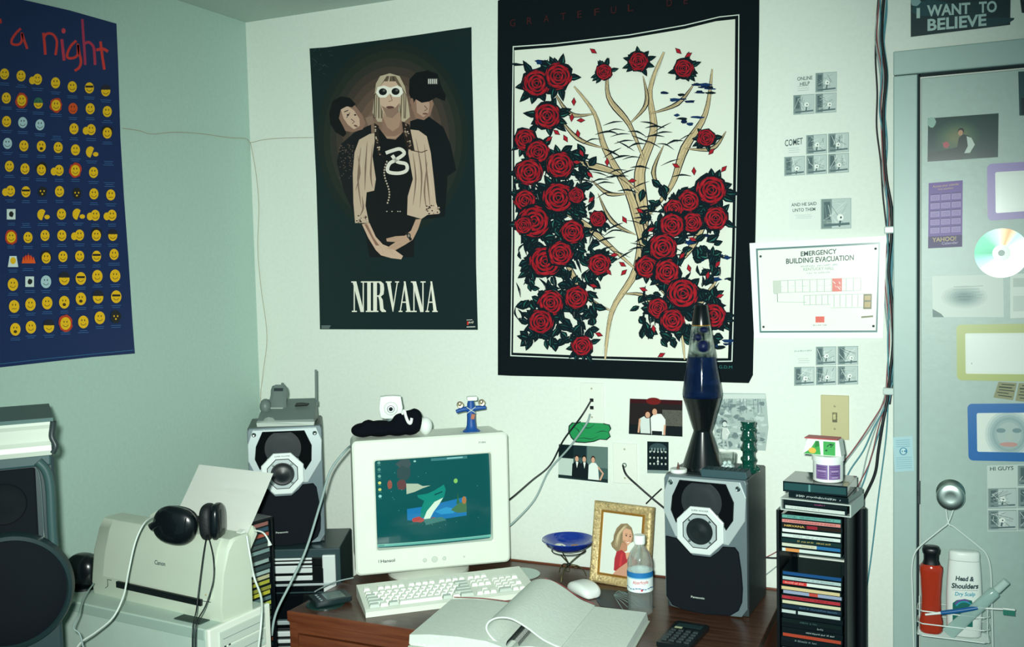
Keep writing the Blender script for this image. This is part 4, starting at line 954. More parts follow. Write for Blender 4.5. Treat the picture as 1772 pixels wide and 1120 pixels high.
# blue figure holding coins
fg = thing('figurine', mon(.128, .062), 30, 'blue figure with outstretched arms and white cap on the monitor', 'figurine')
BLU = mat('blue_rubber', '#124c94', .5, noise=.05)
bm = NB(); lathe(bm, [(.020, 0), (.0195, .003), (.013, .008), (.0105, .016), (.0095, .03), (.0095, .046), (.0098, .056), (.0085, .060), (.0085, .064), (.0065, .071), (.003, .072)], 28)
obj('body', bm, BLU, fg, smooth=True)
bm = NB(); lathe(bm, [(.026, 0), (.026, .0012), (.018, .0022), (0, .0024)], 32, (0, 0, -.001)); obj('base', bm, mat('pale_base', '#b4cdd2', .4), fg, smooth=True)
for s_, dz in ((-1, -.005), (1, .002)):
    bm = NB(); tube(bm, [(s_*.004, 0, .053), (s_*.018, -.002, .054+dz*.3), (s_*.034, -.003, .053+dz)], lambda t: .0058-.002*t*t, 12); obj('arm', bm, BLU, fg, smooth=True)
bm = NB(); box(bm, (.003, -.001, .0765), (.024, .017, .010), .003, 3); obj('cap', bm, WHITEP, fg, smooth=True)
bm = NB(); tube(bm, [(-.010, -.008, .058), (0, -.0115, .051), (.010, -.0085, .044)], .0009, 6); tube(bm, [(.010, -.008, .058), (0, -.0115, .051), (-.010, -.0085, .044)], .0009, 6)
tube(bm, [(-.010, .008, .058), (0, .0115, .051), (.010, .0085, .044)], .0009, 6); obj('rubber_band', bm, CWHITE, fg, smooth=True)
bm = NB(); box(bm, (.0035, -.0094, .036), (.008, .0016, .012), .0007, M=rot('Y', 12)); obj('orange_mark', bm, mat('orange_mark', '#a8603c', .5), fg)
fg.scale = (1.28, 1.28, 1.28)
COIN = mat('coin', '#b0a488', .28, metal=.8, noise=.15, scale=400)
a31 = math.radians(30)
for s_, nm in ((-1, 'left arm'), (1, 'right arm')):
    bm = NB(); lathe(bm, [(.0095, -.0008), (.0098, 0), (.0095, .0008), (.0085, .0005), (0, .0005)], 30, M=rot('X', 90), cap=False); lathe(bm, [(.0095, .0008), (.0085, .0002), (0, .0002)], 30, M=rot('X', -90), cap=False)
    ball(bm, (0, -.0006, .0005), (.0045, .0012, .006), 10)
    x, y, z_ = mon(.128, .062, 0); lx = s_*.0245
    tag(obj('coin', bm, COIN, loc=(x+lx*1.28*math.cos(a31), y+lx*1.28*math.sin(a31), z_+(.0685 if s_ > 0 else .0655)*1.22+.001), rz=30, smooth=True), 'silver coin standing on the %s of the blue figure' % nm, 'coin', 'coins held by the blue figure')

# ------------------------------------------------------------------ keyboard
kb = thing('keyboard', (.911, -.384, DZ), 41, 'long off-white computer keyboard lying before the monitor', 'keyboard')
KW, KD = .465, .172; tilt = math.atan2(.016, KD)
bm = NB()
prof = [(-KD/2, .0), (-KD/2, .014), (-KD/2+.012, .018), (KD/2-.03, .032), (KD/2-.004, .034), (KD/2, .030), (KD/2, 0)]
prism(bm, prof, -KW/2, KW/2, 'x', .0)
obj('body', bm, BEIGE, kb)
KEYM = mat('keycap', '#e9ede3', .45); KEYG = mat('keycap_grey', '#bcc8be', .45)
def kz(y): return .0185+(y+KD/2-.012)*(.0135/(KD-.042))
U = .0187; kk = []
def row(x, y, ws, gaps={}):
    for i, w_ in enumerate(ws):
        x += gaps.get(i, 0)*U; kk.append((x+w_*U/2, y, w_)); x += w_*U
X0 = -KW/2+.012; Y0 = -KD/2+.022; RU = .0185
ys = [Y0+RU*i for i in range(5)]+[Y0+RU*5+.009]
row(X0, ys[5], [1]*13, {1: 1, 5: .5, 9: .5}); row(X0, ys[4], [1]*13+[2]); row(X0, ys[3], [1.5]+[1]*12+[1.5]); row(X0, ys[2], [1.8]+[1]*11+[2.2]); row(X0, ys[1], [2.3]+[1]*10+[2.7]); row(X0, ys[0], [1.5, 1.2, 1.5, 6.2, 1.4, 1.2, 2])
X1 = X0+15.35*U; row(X1, ys[5], [1]*3); row(X1, ys[4], [1]*3); row(X1, ys[3], [1]*3); row(X1+U, ys[1], [1]); row(X1, ys[0], [1]*3)
X2 = X1+3.35*U; row(X2, ys[4], [1]*4); row(X2, ys[3], [1]*3); row(X2, ys[2], [1]*4); row(X2, ys[1], [1]*3); row(X2, ys[0], [2, 1, 1])
def keybm(bm, x, y, w_):
    z_ = kz(y); a, b = w_*U/2-.0007, RU/2-.0007; c_, d = a-.0025, b-.003; h_ = .0075
    lo = [bm.verts.new((x+i*a, y+j*b, z_-.001)) for i, j in ((-1, -1), (1, -1), (1, 1), (-1, 1))]
    hi = [bm.verts.new((x+i*c_, y+.0006+j*d, z_+h_+j*.0009)) for i, j in ((-1, -1), (1, -1), (1, 1), (-1, 1))]
    bm.faces.new(hi); bm.faces.new(lo[::-1])
    for i in range(4): bm.faces.new((lo[i], lo[(i+1) % 4], hi[(i+1) % 4], hi[i]))
kk.sort(key=lambda t: t[1]-abs(t[0])*.001)
first = {}
for x, y, w_ in kk[:99]:
    bm = NB(); keybm(bm, x, y, w_); obj('key', bm, KEYM if w_ < 1.4 or w_ > 5 else KEYG, kb)
if kk[99:]:
    bm = NB()
    for x, y, w_ in kk[99:]: keybm(bm, x, y, w_)
    o = obj('function_keys', bm, KEYM, kb); o['kind'] = 'stuff'
# ------------------------------------------------------------------ mouse
ms = thing('computer_mouse', on(1010, 1028, 2, DZ), 55, 'white rounded computer mouse behind the open book', 'computer mouse')
bm = NB(); loft(bm, [sect(.020, 0, .020, -.052, .009), sect(.030, 0, .030, -.040, .014), sect(.033, 0, .037, -.01, .017), sect(.031, 0, .034, .025, .016), sect(.024, 0, .022, .046, .010), sect(.016, .001, .013, .053, .005)])
b_ = obj('body', bm, WHITEP, ms, smooth=True, ang=70); b_.modifiers.new('s', 'SUBSURF').render_levels = 2
# disc on the desk at the right end of the keyboard
bm = NB(); lathe(bm, [(.0075, 0), (.059, 0), (.059, .0012), (.0075, .0012), (.0075, 0)], 64, cap=False)
c = on(905, 992, 2, DZ+.0005); tag(obj('compact_disc', bm, mat('disc_plain', '#a9bdb6', .2, metal=.6), loc=(c.x-.005, c.y-.012, DZ+.0004)), 'plain silvery disc lying on the desk behind the keyboard', 'compact disc')
# handheld and dark green disc at the left of the desk
hh = thing('handheld_organizer', on(572, 1040, 2, DZ+.004), -38, 'dark handheld device with small grey screen on the desk corner', 'handheld device')
bm = NB(); prism(bm, [(-.038, -.045), (-.034, -.05), (.034, -.05), (.038, -.045), (.036, .045), (.03, .05), (-.03, .05), (-.036, .045)], 0, .014, 'z', .003); obj('body', bm, mat('organizer', '#1c2b2e', .3), hh, smooth=True, ang=40)
BX('screen', (.0, .008, .0142), (.052, .052, .001), mat('lcd_grey', '#5f7471', .15), hh)
for i in range(4): bm = NB(); lathe(bm, [(.004, 0), (.0035, .0015), (0, .0018)], 14, (-.024+i*.016, -.032, .014)); obj('button', bm, GREYP, hh, smooth=True)
bm = NB(); lathe(bm, [(0, 0), (.052, 0), (.052, .002), (.048, .0025), (.03, .0015), (0, .0015)], 48); c = on(533, 1050, 2, DZ)
tag(obj('coaster', bm, mat('coaster_green', '#1f3a36', .25), loc=(c.x+.032, c.y+.034, DZ), smooth=True), 'dark green round coaster on the left front corner of the desk', 'coaster')

# ------------------------------------------------------------------ blue bowl on a wire stand
bc = on(984, 1004, 2, DZ); bc = Vector((1.165, -.118, DZ))
BR = .072
bs = thing('wire_stand', bc, 0, 'dark twisted wire stand with looping legs under the blue bowl', 'bowl stand'); bs.scale = (1, 1, .82)
bm = NB(); tube(bm, [(.048*math.cos(a*PI/12), .048*math.sin(a*PI/12), .096) for a in range(24)], .0016, 8, 0, True); obj('ring', bm, BLK, bs, smooth=True)
WGOLD = mat('aged_brass', '#5c5a3c', .35, metal=.7)
for k_ in range(3):
    a = math.radians(25+k_*120); ca, sa = math.cos(a), math.sin(a)
    bm = NB(); tube(bm, [(ca*r_, sa*r_, z_) for r_, z_ in ((.048, .094), (.03, .078), (.008, .056), (.003, .046), (.012, .045), (.03, .038), (.044, .02), (.05, .0025))], .0018, 8)
    tube(bm, [(ca*r_-sa*s__, sa*r_+ca*s__, z_) for r_, s__, z_ in ((.004, 0, .046), (.012, .008, .034), (.022, .01, .03), (.03, .004, .036), (.02, -.004, .042), (.006, -.002, .044))], .0013, 6)
    obj('leg', bm, WGOLD, bs, smooth=True)
bm = NB(); ball(bm, (0, 0, .047), (.006, .006, .005), 12); obj('knot', bm, BLK, bs, smooth=True)
bm = NB(); lathe(bm, [(0, 0), (.028, .001), (.05, .009), (.066, .02), (.073, .030), (.0755, .032), (.0745, .034), (.070, .032), (.062, .023), (.048, .013), (.028, .0045), (0, .004)], 56, cap=False)
ball_ = tag(obj('bowl', bm, mat('cobalt_glass', '#0a2f8c', .1, coat=.8), loc=(bc.x, bc.y, DZ+.0785), smooth=True), 'cobalt blue shallow glass bowl on a wire stand before the gold frame', 'bowl')
SHELL = mat('shell', '#d8ddd0', .45, noise=.08, scale=150)
for i, (x, y, r_, lb) in enumerate(((-.022, -.012, .017, 'white scallop shell at the left in the blue bowl'), (.018, .006, .012, 'small tan shell in the middle of the blue bowl'), (.036, -.01, .008, 'small tan shell at the right in the blue bowl'))):
    bm = NB(); n = 14; c0 = bm.verts.new((0, -r_, .002)); ring = []
    for k_ in range(n+1):
        a = PI*(.0+k_/n); rr_ = r_*(1+.06*(k_ % 2)); ring.append(bm.verts.new((rr_*math.cos(a), rr_*math.sin(a)*.9, .001+(k_ % 2)*.0015)))
    mid = [bm.verts.new((v.co.x*.55, v.co.y*.55-r_*.2, r_*.45+(k_ % 2)*.001)) for k_, v in enumerate(ring)]
    for a, b, c_, d in zip(ring, ring[1:], mid[1:], mid): bm.faces.new((a, b, c_, d))
    for a, b in zip(mid, mid[1:]): bm.faces.new((a, b, c0))
    bm.faces.new([c0]+[v for v in ring])
    tag(obj('seashell', bm, SHELL if i == 0 else mat('shell_tan', '#a8835f', .5), loc=(bc.x+x, bc.y+y, DZ+.0865+(abs(x)*.18)), rz=20*i, smooth=True), lb, 'seashell', 'shells in the blue bowl')

# ------------------------------------------------------------------ gold picture frame
FA = on(1022, 1008, 2, DZ); 
pf = thing('picture_frame', (1.320, -.142, DZ), -8, 'ornate gold picture frame with portrait of a smiling woman in red', 'picture frame')
GOLD = mat('gilt', '#bda878', .45, metal=.25, noise=.3, bump=1.0, scale=130); GOLD2 = mat('gilt_inner', '#c08a3c', .25, metal=.7)
FWd, FH = .180, .226; lean = 11
Mf = rot('X', -lean)
def rframe(hw, h, b, d0, d1, prof):
    bm = NB(); cs = [(-hw, 0), (hw, 0), (hw, h), (-hw, h)]; sg_ = [(1, 1), (-1, 1), (-1, -1), (1, -1)]
    R_ = [[bm.verts.new((x+sx*i, y, z_+sz*i)) for (x, z_), (sx, sz) in zip(cs, sg_)] for i, y in prof]
    m_ = len(R_)
    for a in range(m_):
        A1, B1 = R_[a], R_[(a+1) % m_]
        for i in range(4): bm.faces.new((A1[i], A1[(i+1) % 4], B1[(i+1) % 4], B1[i]))
    bmesh.ops.transform(bm, matrix=Mf, verts=bm.verts); return bm
bm = rframe(FWd/2, FH, 0, 0, 0, [(0, .012), (0, -.002), (.003, -.007), (.008, -.009), (.014, -.006), (.02, -.004), (.024, .0), (.024, .012)])
# carved lumps along the moulding
r3 = random.Random(5)
for side in range(4):
    L_ = FWd if side % 2 == 0 else FH
    for i in range(int(L_/.0085)):
        t_ = .006+i*.0085; q_ = .010+.003*math.sin(i*1.9)
        x, z_ = {0: (-FWd/2+t_, q_), 1: (FWd/2-q_, t_), 2: (-FWd/2+t_, FH-q_), 3: (-FWd/2+q_, t_)}[side]
        v_ = Mf @ Vector((x, -.0072, z_)); ball(bm, v_, (r3.uniform(.0028, .0045), .0025, r3.uniform(.0025, .0042)), 8)
obj('frame', bm, GOLD, pf, smooth=True)
bm = rframe(FWd/2-.024, FH-.048, 0, 0, 0, [(0, .004), (0, -.003), (.002, -.0045), (.0055, -.003), (.006, .004)])
bmesh.ops.translate(bm, vec=Mf @ Vector((0, 0, .024)), verts=bm.verts); obj('inner_moulding', bm, GOLD2, pf, smooth=True)
pw, ph = FWd/2-.029, FH-.058
def pfn(u, v, o): return Mf @ Vector((-pw+2*pw*u, .001-o, .029+ph*(1-v)))
p = Paint(pfn, base=.0006); p.sheet(*uniform_sheet('#d9e0d6'))
HR, HR2, SKN = '#8c7a5c', '#b8a680', '#d3a183'
p.poly([(.30, .36), (.36, .24), (.46, .16), (.62, .14), (.74, .2), (.80, .32), (.80, .42), (.62, .5), (.52, .62), (.40, .62), (.28, .56), (.24, .50), (.30, .44)], HR)
for i in range(12): a = i/11; p.stroke([(.52+a*.14, .17), (.36+a*.12, .34), (.27+a*.2, .55)], .016, rnd.choice([HR2, '#6e5c44', '#cbb894']), True, sm=4)
p.poly([(.52, .46), (.66, .46), (.66, .58), (.56, .62), (.46, .60)], '#b98468')
p.poly([(.52, .27), (.60, .22), (.72, .24), (.77, .34), (.74, .44), (.67, .50), (.60, .49), (.53, .42)], SKN)
p.poly([(.54, .40), (.66, .50), (.58, .49)], '#b07c62')
for x, y in ((.615, .34), (.715, .345)): p.ell(x, y, .022, .010, '#2c1e1a', 10); p.stroke([(x-.03, y-.025), (x+.03, y-.028)], .008, '#5c4632')
p.stroke([(.68, .35), (.70, .395), (.675, .405)], .01, '#b07c62'); p.poly([(.60, .425), (.66, .438), (.72, .42), (.67, .458)], '#f0ece4'); p.stroke([(.59, .42), (.66, .437), (.73, .415)], .008, '#a8483c')
p.poly([(.40, .62), (.52, .58), (.62, .62), (.74, .60), (.84, .68), (.84, .90), (.60, .96), (.36, .93), (.36, .74)], '#a8323a')
p.poly([(.62, .62), (.74, .60), (.80, .64), (.66, .72)], SKN); p.poly([(.40, .94), (.52, .86), (.76, .72), (.92, .70), (1, .78), (1, 1), (.34, 1)], '#c4927a'); p.poly([(.5, .66), (.56, .62), (.54, .84), (.48, .86)], '#c43c40')
p.build('portrait', PGLOSS, pf)
bm = NB(); prism(bm, [(-.03, 0), (.03, 0), (.015, .14), (-.015, .14)], 0, .003, 'y', M=Matrix.Translation((0, .088, 0)) @ rot('X', 18)); obj('easel_leg', bm, BLKM, pf)
bm = NB(); box(bm, (0, 0, 0), (FWd-.012, .003, FH-.012)); bmesh.ops.translate(bm, vec=(0, .0105, FH/2), verts=bm.verts); bmesh.ops.transform(bm, matrix=Mf, verts=bm.verts); obj('backing', bm, BLKM, pf)

# ------------------------------------------------------------------ dark card under the mouse and bottle
p = Paint(lambda x, y, o: on(x, y, 2, DZ+o), base=.001)
p.sheet([(1018, 1018), (1092, 1024), (1134, 1050), (1112, 1058), (1040, 1050)], '#102a34')
for i in range(9): a = -1.2+i*.3; p.stroke([(1062, 1030), (1062+26*math.cos(a), 1034+12*math.sin(a)), (1066+44*math.cos(a), 1046+16*math.sin(a))], 1.4, '#7fa3a4', True, sm=4)
tag(p.build('card', PSEMI), 'dark glossy card with white palm fronds under the water bottle', 'card')

# ------------------------------------------------------------------ water bottle
wb = thing('water_bottle', (1.438, -.322, DZ+.0012), 0, 'clear plastic water bottle with blue and white label before the frame', 'bottle')
wall_ = [(.0, .001), (.024, 0), (.0305, .004), (.0325, .012), (.0305, .020), (.0325, .028), (.0305, .036), (.0325, .044), (.031, .052), (.0325, .060), (.0325, .112), (.031, .118), (.0325, .126), (.031, .140), (.024, .158), (.0155, .170), (.0125, .174), (.0125, .186)]
bm = NB(); lathe(bm, wall_+[(r_-.0008, z_) for r_, z_ in wall_[::-1][:-2]]+[(.0, .0025)], 48, cap=False); obj('bottle_body', bm, CLEAR, wb, smooth=True, ang=60)
bm = NB(); lathe(bm, [(.0335, .062), (.0335, .110)], 48, cap=False); 
def cyl(r_, z0_, a0=-90.0): return lambda u, v, o: Vector(((r_+o)*math.cos(math.radians(a0)+u/r_), (r_+o)*math.sin(math.radians(a0)+u/r_), z0_+v))
a0 = math.degrees(math.atan2(CAM.y+.322, CAM.x-1.432)); bm.free()
Rl = .0332; p = Paint(cyl(Rl, .062, a0), base=.0); p.rect(-PI*Rl, 0, PI*Rl*.999, .050, '#dbe6e4'); p.rect(-PI*Rl, .036, PI*Rl*.999, .050, '#1c6aa4'); p.rect(-PI*Rl, .034, PI*Rl*.999, .037, '#7fb4c8')
p.text('Aberfoyle', (-.020, .021), (.022, .023), .009, '#c04048', .012, up=(0, 1))
for i in range(14): p.blob(-.05+i*.008, .009+.0016*math.sin(i*1.4), .0042, .0014, '#1c5a8a', rnd, 8, .3)
p.blob(.004, .006, .0025, .003, '#c02838', rnd, 10, .1)
p.build('paper_label', PSEMI, wb, grid=(.004, None))
bm = NB(); lathe(bm, [(.0145, .180), (.0148, .183), (.0148, .199), (.0135, .2015), (0, .202)], 36); obj('cap', bm, WHITEP, wb, smooth=True)
lo_ = [(.0, .0035), (.023, .003), (.029, .006), (.0314, .012), (.0295, .020), (.0314, .028), (.0295, .036), (.0314, .044), (.030, .050), (0, .050)]

# ------------------------------------------------------------------ open book
bk = thing('open_book', (1.222, -.545, DZ), 5, 'big open paperback with a curled sheaf of pages at the desk front', 'book')
PAGE = mat('page_paper', '#d0dad0', .85, noise=.04, bump=.3, scale=120); PEDGE = mat('page_edge', '#c9c8a8', .9, noise=.1, scale=60)
L0 = .145
def ysec(pts, y): return [(x, y, z_) for x, z_ in pts]
lt_ = [(-.245, .006), (-.243, .028), (-.19, .034), (-.12, .036), (-.05, .033), (-.012, .024), (0, .012), (0, .003), (-.24, .003)]
def prismy(bm, pts, y0, y1, sh=0): loft(bm, [ysec(pts, y0), [(x+sh, y1, z_) for x, y_, z_ in ysec(pts, y1)]])
bm = NB(); prismy(bm, lt_, -L0-.015, L0-.05); obj('left_pages', bm, PAGE, bk, smooth=True, ang=35)
rt_ = [(0, .003), (0, .012), (.012, .020), (.05, .026), (.12, .027), (.2, .026), (.262, .024), (.266, .003)]
bm = NB(); prismy(bm, rt_, -L0, L0); obj('right_pages', bm, PAGE, bk, smooth=True, ang=35)
bm = NB(); top_ = [(0, .012), (-.030, .024), (-.052, .044), (-.056, .062), (-.044, .078), (-.020, .087), (.010, .086), (.045, .070), (.085, .045), (.125, .031)]
tp = smooth_path([(x, 0, z_) for x, z_ in top_], 5); th = .004
in_ = []
for i, q_ in enumerate(tp):
    t_ = (tp[min(i+1, len(tp)-1)]-tp[max(i-1, 0)]).normalized(); n_ = Vector((t_.z, 0, -t_.x)); in_.append(q_+n_*(th if i > 2 else th*.3))
loop_ = [(v.x, v.z) for v in tp]+[(v.x, v.z) for v in in_[::-1]]
prismy(bm, loop_, -L0+.002, L0-.004, .006); obj('curled_pages', bm, PAGE, bk, smooth=True, ang=35)
bm = NB(); box(bm, (-.12, -.032, .0015), (.25, .27, .003), .0005); box(bm, (.135, 0, .0015), (.27, .294, .003), .0005)
obj('cover', bm, mat('book_cover', '#aeb6a8', .5), bk)
bm = NB()
for i in range(46): y = -L0+.006+i*.0062; tube(bm, [(.008+.016*math.cos(a*PI/5), y, .022+.014*math.sin(a*PI/5)) for a in range(0, 7)], .0009, 5, 0)
obj('binding_comb', bm, BLK, bk)
bm = NB(); tube(bm, [(-.236, L0-.049, .0345), (-.15, L0-.0475, .038), (-.06, L0-.049, .036)], .001, 6); tube(bm, [(.0, L0-.002, .089), (.045, L0-.002, .075), (.085, L0-.002, .05), (.13, L0-.002, .034)], .001, 6); obj('red_edge', bm, mat('red_edge', '#8a3a3c', .6), bk)

# ------------------------------------------------------------------ calculator
ca = thing('calculator', (1.582, -.452, DZ), -4, 'black calculator lying in front of the large right loudspeaker', 'calculator')
bm = NB(); prism(bm, [(-.04, -.075), (.04, -.075), (.042, .07), (.036, .076), (-.036, .076), (-.042, .07)], 0, .013, 'z', .003); obj('body', bm, mat('calculator_black', '#10191c', .3), ca, smooth=True, ang=40)
BX('display', (0, .05, .0132), (.062, .02, .001), mat('lcd_dark', '#24383a', .1), ca)
BX('logo_tag', (-.022, .032, .0134), (.018, .008, .001), mat('calc_tag', '#a9b08c', .4), ca)
for r_ in range(5):
    for c_ in range(4): BX('key', (-.027+c_*.018, .012-r_*.017, .0145), (.012, .010, .004), DKGREY, ca, .001)

# ================================================================== LOUDSPEAKERS
SW, SH, SD = .212, .35, .2
def speaker_face(u, v): return (-SW/2+u*SW, SH*(1-v))
def make_speaker(loc, rz, label):
    t = thing('loudspeaker', loc, rz, label, 'loudspeaker', 'pair of matching loudspeakers')
    F = lambda L_: [speaker_face(*a) for a in L_]
    bm = NB(); box(bm, (0, SD/2+.006, SH/2), (SW, SD-.012, SH), .003); obj('cabinet', bm, DKGREY, t)
    bm = NB(); prism(bm, F([(.02, 0), (.98, 0), (1, .03), (1, .93), (.93, .99), (.6, 1), (.3, 1), (.07, .98), (0, .9), (0, .03)]), -.004, .014, bev=.002); obj('baffle', bm, MIDGREY, t)
    # silver shield with sunken dark opening
    outer = F([(.07, .012), (.93, .012), (1, .12), (.985, .29), (.79, .47), (.76, .30), (.15, .30), (.14, .44), (.0, .27), (0, .13)])
    bm = NB(); prism(bm, F([(.07, .012), (.93, .012), (1, .12), (.985, .29), (.79, .475), (.14, .45), (0, .27), (0, .13)]), -.0095, -.003, bev=.002); obj('silver_shield', bm, SILVER, t)
    rec = F([(.205, .03), (.765, .035), (.855, .16), (.845, .29), (.765, .365), (.66, .25), (.26, .25), (.155, .345), (.095, .255), (.115, .15)])
    bm = NB(); prism(bm, rec, -.0105, -.0090); rc = obj('upper_grille', bm, mat('recess_black', '#05090c', .9, spec=.1), t)
    bm = NB()
    n = len(rec)
    tube(bm, [(x, -.0108, z_) for x, z_ in rec], .0012, 6, 0, True); obj('grille_rim', bm, BLK, rc)
    bm = NB(); cx, cz = speaker_face(.47, .185); lathe(bm, [(.050, 0), (.052, .0006), (.048, .001), (.038, .0004), (.036, .0008), (.02, .0005), (0, .0012)], 40, (cx, -.0105, cz+.004), rot('X', 90))
    for v in bm.verts:
        pass
    geo = bm.verts[:]+bm.edges[:]+bm.faces[:]
    bmesh.ops.bisect_plane(bm, geom=geo, plane_co=(0, 0, cz+.050), plane_no=(0, 0, 1), clear_outer=True)
    obj('woofer_cone', bm, mat('cone_dark', '#101b20', .6), rc, smooth=True)
    # octagon horn
    oc = lambda r_, a0=22.5: [(cx_o+r_*math.cos(math.radians(a0+45*i)), cz_o+r_*math.sin(math.radians(a0+45*i))) for i in range(8)]
    cx_o, cz_o = speaker_face(.455, .385)
    bm = NB(); prism(bm, oc(.0655), -.017, -.004, bev=.003); obj('octagon_ring', bm, SILVER2, t)
    bm = NB(); prism(bm, oc(.0475), -.0185, -.0165); oi = obj('inner_octagon', bm, BLK, t)
    bm = NB(); prism(bm, oc(.045), -.0195, -.018); obj('tweeter_plate', bm, SILVER, oi)
    bm = NB(); lathe(bm, [(.034, 0), (.034, .0012), (.032, .0016), (.028, .0008), (.018, .0006), (.016, .0012), (.006, .001), (0, .003)], 40, (cx_o, -.0193, cz_o), rot('X', 90)); obj('tweeter', bm, mat('tweeter_dark', '#10191c', .35), t, smooth=True)
    for a in (45, 135, 225, 315):
        bm = NB(); lathe(bm, [(.0034, 0), (.0034, .001), (.002, .0022), (0, .0022)], 14, (cx_o+.0375*math.cos(math.radians(a)), -.0193, cz_o+.0375*math.sin(math.radians(a))), rot('X', 90)); obj('bolt', bm, STEEL, t, smooth=True)
    for u in (.09, .905):
        bm = NB(); x, z_ = speaker_face(u, .05+(.0 if u < .5 else .01)); lathe(bm, [(.0065, 0), (.0065, .0012), (.0045, .0026), (.002, .0018), (0, .0018)], 20, (x, -.009, z_), rot('X', 90)); obj('screw', bm, CHROME, t, smooth=True)
    # cloth grille below
    g = [(.02, .455), (.16, .465), (.25, .52), (.345, .578), (.56, .578), (.66, .53), (.715, .49), (.86, .485), (.905, .52), (.935, .65), (.95, .78), (.94, .88), (.90, .94), (.80, .985), (.5, 1.0), (.25, .99), (.09, .965), (.02, .90)]
    bm = NB(); prism(bm, F(g), -.014, -.003, bev=.004); obj('cloth_grille', bm, BLKM, t)
    p = Paint(front(-.0145), base=.0002); x0, z0 = speaker_face(.335, .885)
    p.text('Panasonic', (x0, z0), (x0+.035, z0), .0052, '#b9c6bc', .015, up=(0, 1)); p.build('brand_lettering', PSEMI, t)
    p = Paint(front(-.0172), base=.0002); x0, z0 = speaker_face(.355, .243)
    p.text('SUPER WOOFER', (x0, z0), (x0+.044, z0), .0042, '#4a585a', .01, up=(0, 1)); p.build('model_lettering', PSEMI, t)
    return t
make_speaker((1.594, -.265, DZ), -3, 'silver and black loudspeaker on the desk under the lava lamp')
make_speaker((.383, -.372, .803), 35, 'silver and black loudspeaker on the stereo under the cordless phone')
RS = Vector((1.594, -.265, DZ+SH))

# ------------------------------------------------------------------ on the right speaker
ll = thing('lava_lamp', (1.566, -.165, DZ+SH), 0, 'black lava lamp with dark blue wax on the right loudspeaker', 'lava lamp')
bm = NB(); lathe(bm, [(0, 0), (.0545, 0), (.055, .004), (.052, .012), (.024, .098), (.0235, .102), (.026, .108), (.049, .186), (.0505, .190), (.0485, .190), (.0, .180)], 56, cap=False); obj('base', bm, mat('lamp_black', '#0b1012', .22, coat=.3), ll, smooth=True)
bm = NB(); lathe(bm, [(.049, .188), (.0515, .196), (.0505, .208), (.0235, .385), (.0, .3855), (.0, .3845), (.0225, .384), (.0495, .208), (.0505, .196), (.0475, .188)], 56, cap=False); obj('glass', bm, GLASSC, ll, smooth=True)
bm = NB(); lathe(bm, [(.0, .190), (.047, .190), (.0485, .196), (.0475, .208), (.0345, .296), (.0, .296)], 48, cap=False)
obj('liquid', bm, mat('lamp_liquid', '#17306a', .05, trans=.65, ior=1.33), ll, smooth=True)
WAX = mat('lamp_wax', '#0b1248', .3, coat=.3)
bm = NB(); ball(bm, (0, 0, .208), (.043, .043, .014), 24); ball(bm, (-.012, -.008, .228), (.026, .026, .024), 20); ball(bm, (.010, .006, .25), (.018, .018, .02), 18); ball(bm, (-.004, 0, .272), (.012, .012, .014), 16)
wx = obj('wax', bm, WAX, ll, smooth=True); rm = wx.modifiers.new('r', 'REMESH'); rm.mode = 'VOXEL'; rm.voxel_size = .003; rm.use_smooth_shade = True
wx.modifiers.new('s', 'SMOOTH').iterations = 6
bm = NB(); ball(bm, (.004, 0, .322), (.014, .014, .016), 16); ball(bm, (-.008, .003, .345), (.009, .009, .010), 14); ball(bm, (.006, -.002, .365), (.010, .010, .008), 14); obj('floating_wax', bm, WAX, ll, smooth=True)
bm = NB(); lathe(bm, [(.0245, .378), (.0245, .382), (.0175, .4275), (.016, .430), (0, .430)], 48); obj('cap', bm, mat('lamp_black', '#0b1012', .22), ll, smooth=True)
bm = NB(); lathe(bm, [(.0247, .3765), (.0247, .379)], 40, cap=False); tube(bm, [(.0245*math.cos(a*PI/16), .0245*math.sin(a*PI/16), .3775) for a in range(32)], .0009, 6, 0, True); obj('gold_rim', bm, GOLD2, ll, smooth=True)
# dark teal flat box at the speaker's front edge
bx = thing('remote_control', (1.6425, -.246, DZ+SH), -3, 'dark teal oblong box on the front edge of the right loudspeaker', 'box')
bm = NB(); prism(bm, [(-.056, 0), (.056, 0), (.060, .006), (.056, .020), (-.056, .020), (-.060, .014)], -.022, .022, bev=.002); bo = obj('body', bm, mat('teal_box', '#26444a', .5), bx)
bm = NB()
for i in range(9): tube(bm, [(-.05+i*.0125, -.018, .0204), (-.05+i*.0125, .018, .0204)], .0018, 6, 0)
obj('ridges', bm, mat('teal_box_dark', '#172c32', .5), bx)
# incense holder
ih = thing('incense_holder', (1.5165, -.226, DZ+SH), 10, 'white round dish with a brown cone on the right loudspeaker', 'incense holder')
bm = NB(); lathe(bm, [(0, 0), (.021, 0), (.022, .003), (.022, .008), (.0205, .0095), (.006, .0085), (0, .0085)], 36); obj('dish', bm, WHITEP, ih, smooth=True)
bm = NB(); lathe(bm, [(.0042, .0085), (.001, .025), (0, .0255)], 14, (-.001, 0, 0)); tag(obj('incense_cone', bm, mat('incense', '#5c4034', .8), loc=(1.5165, -.226, DZ+SH), smooth=True), 'small brown incense cone in the white dish', 'incense')
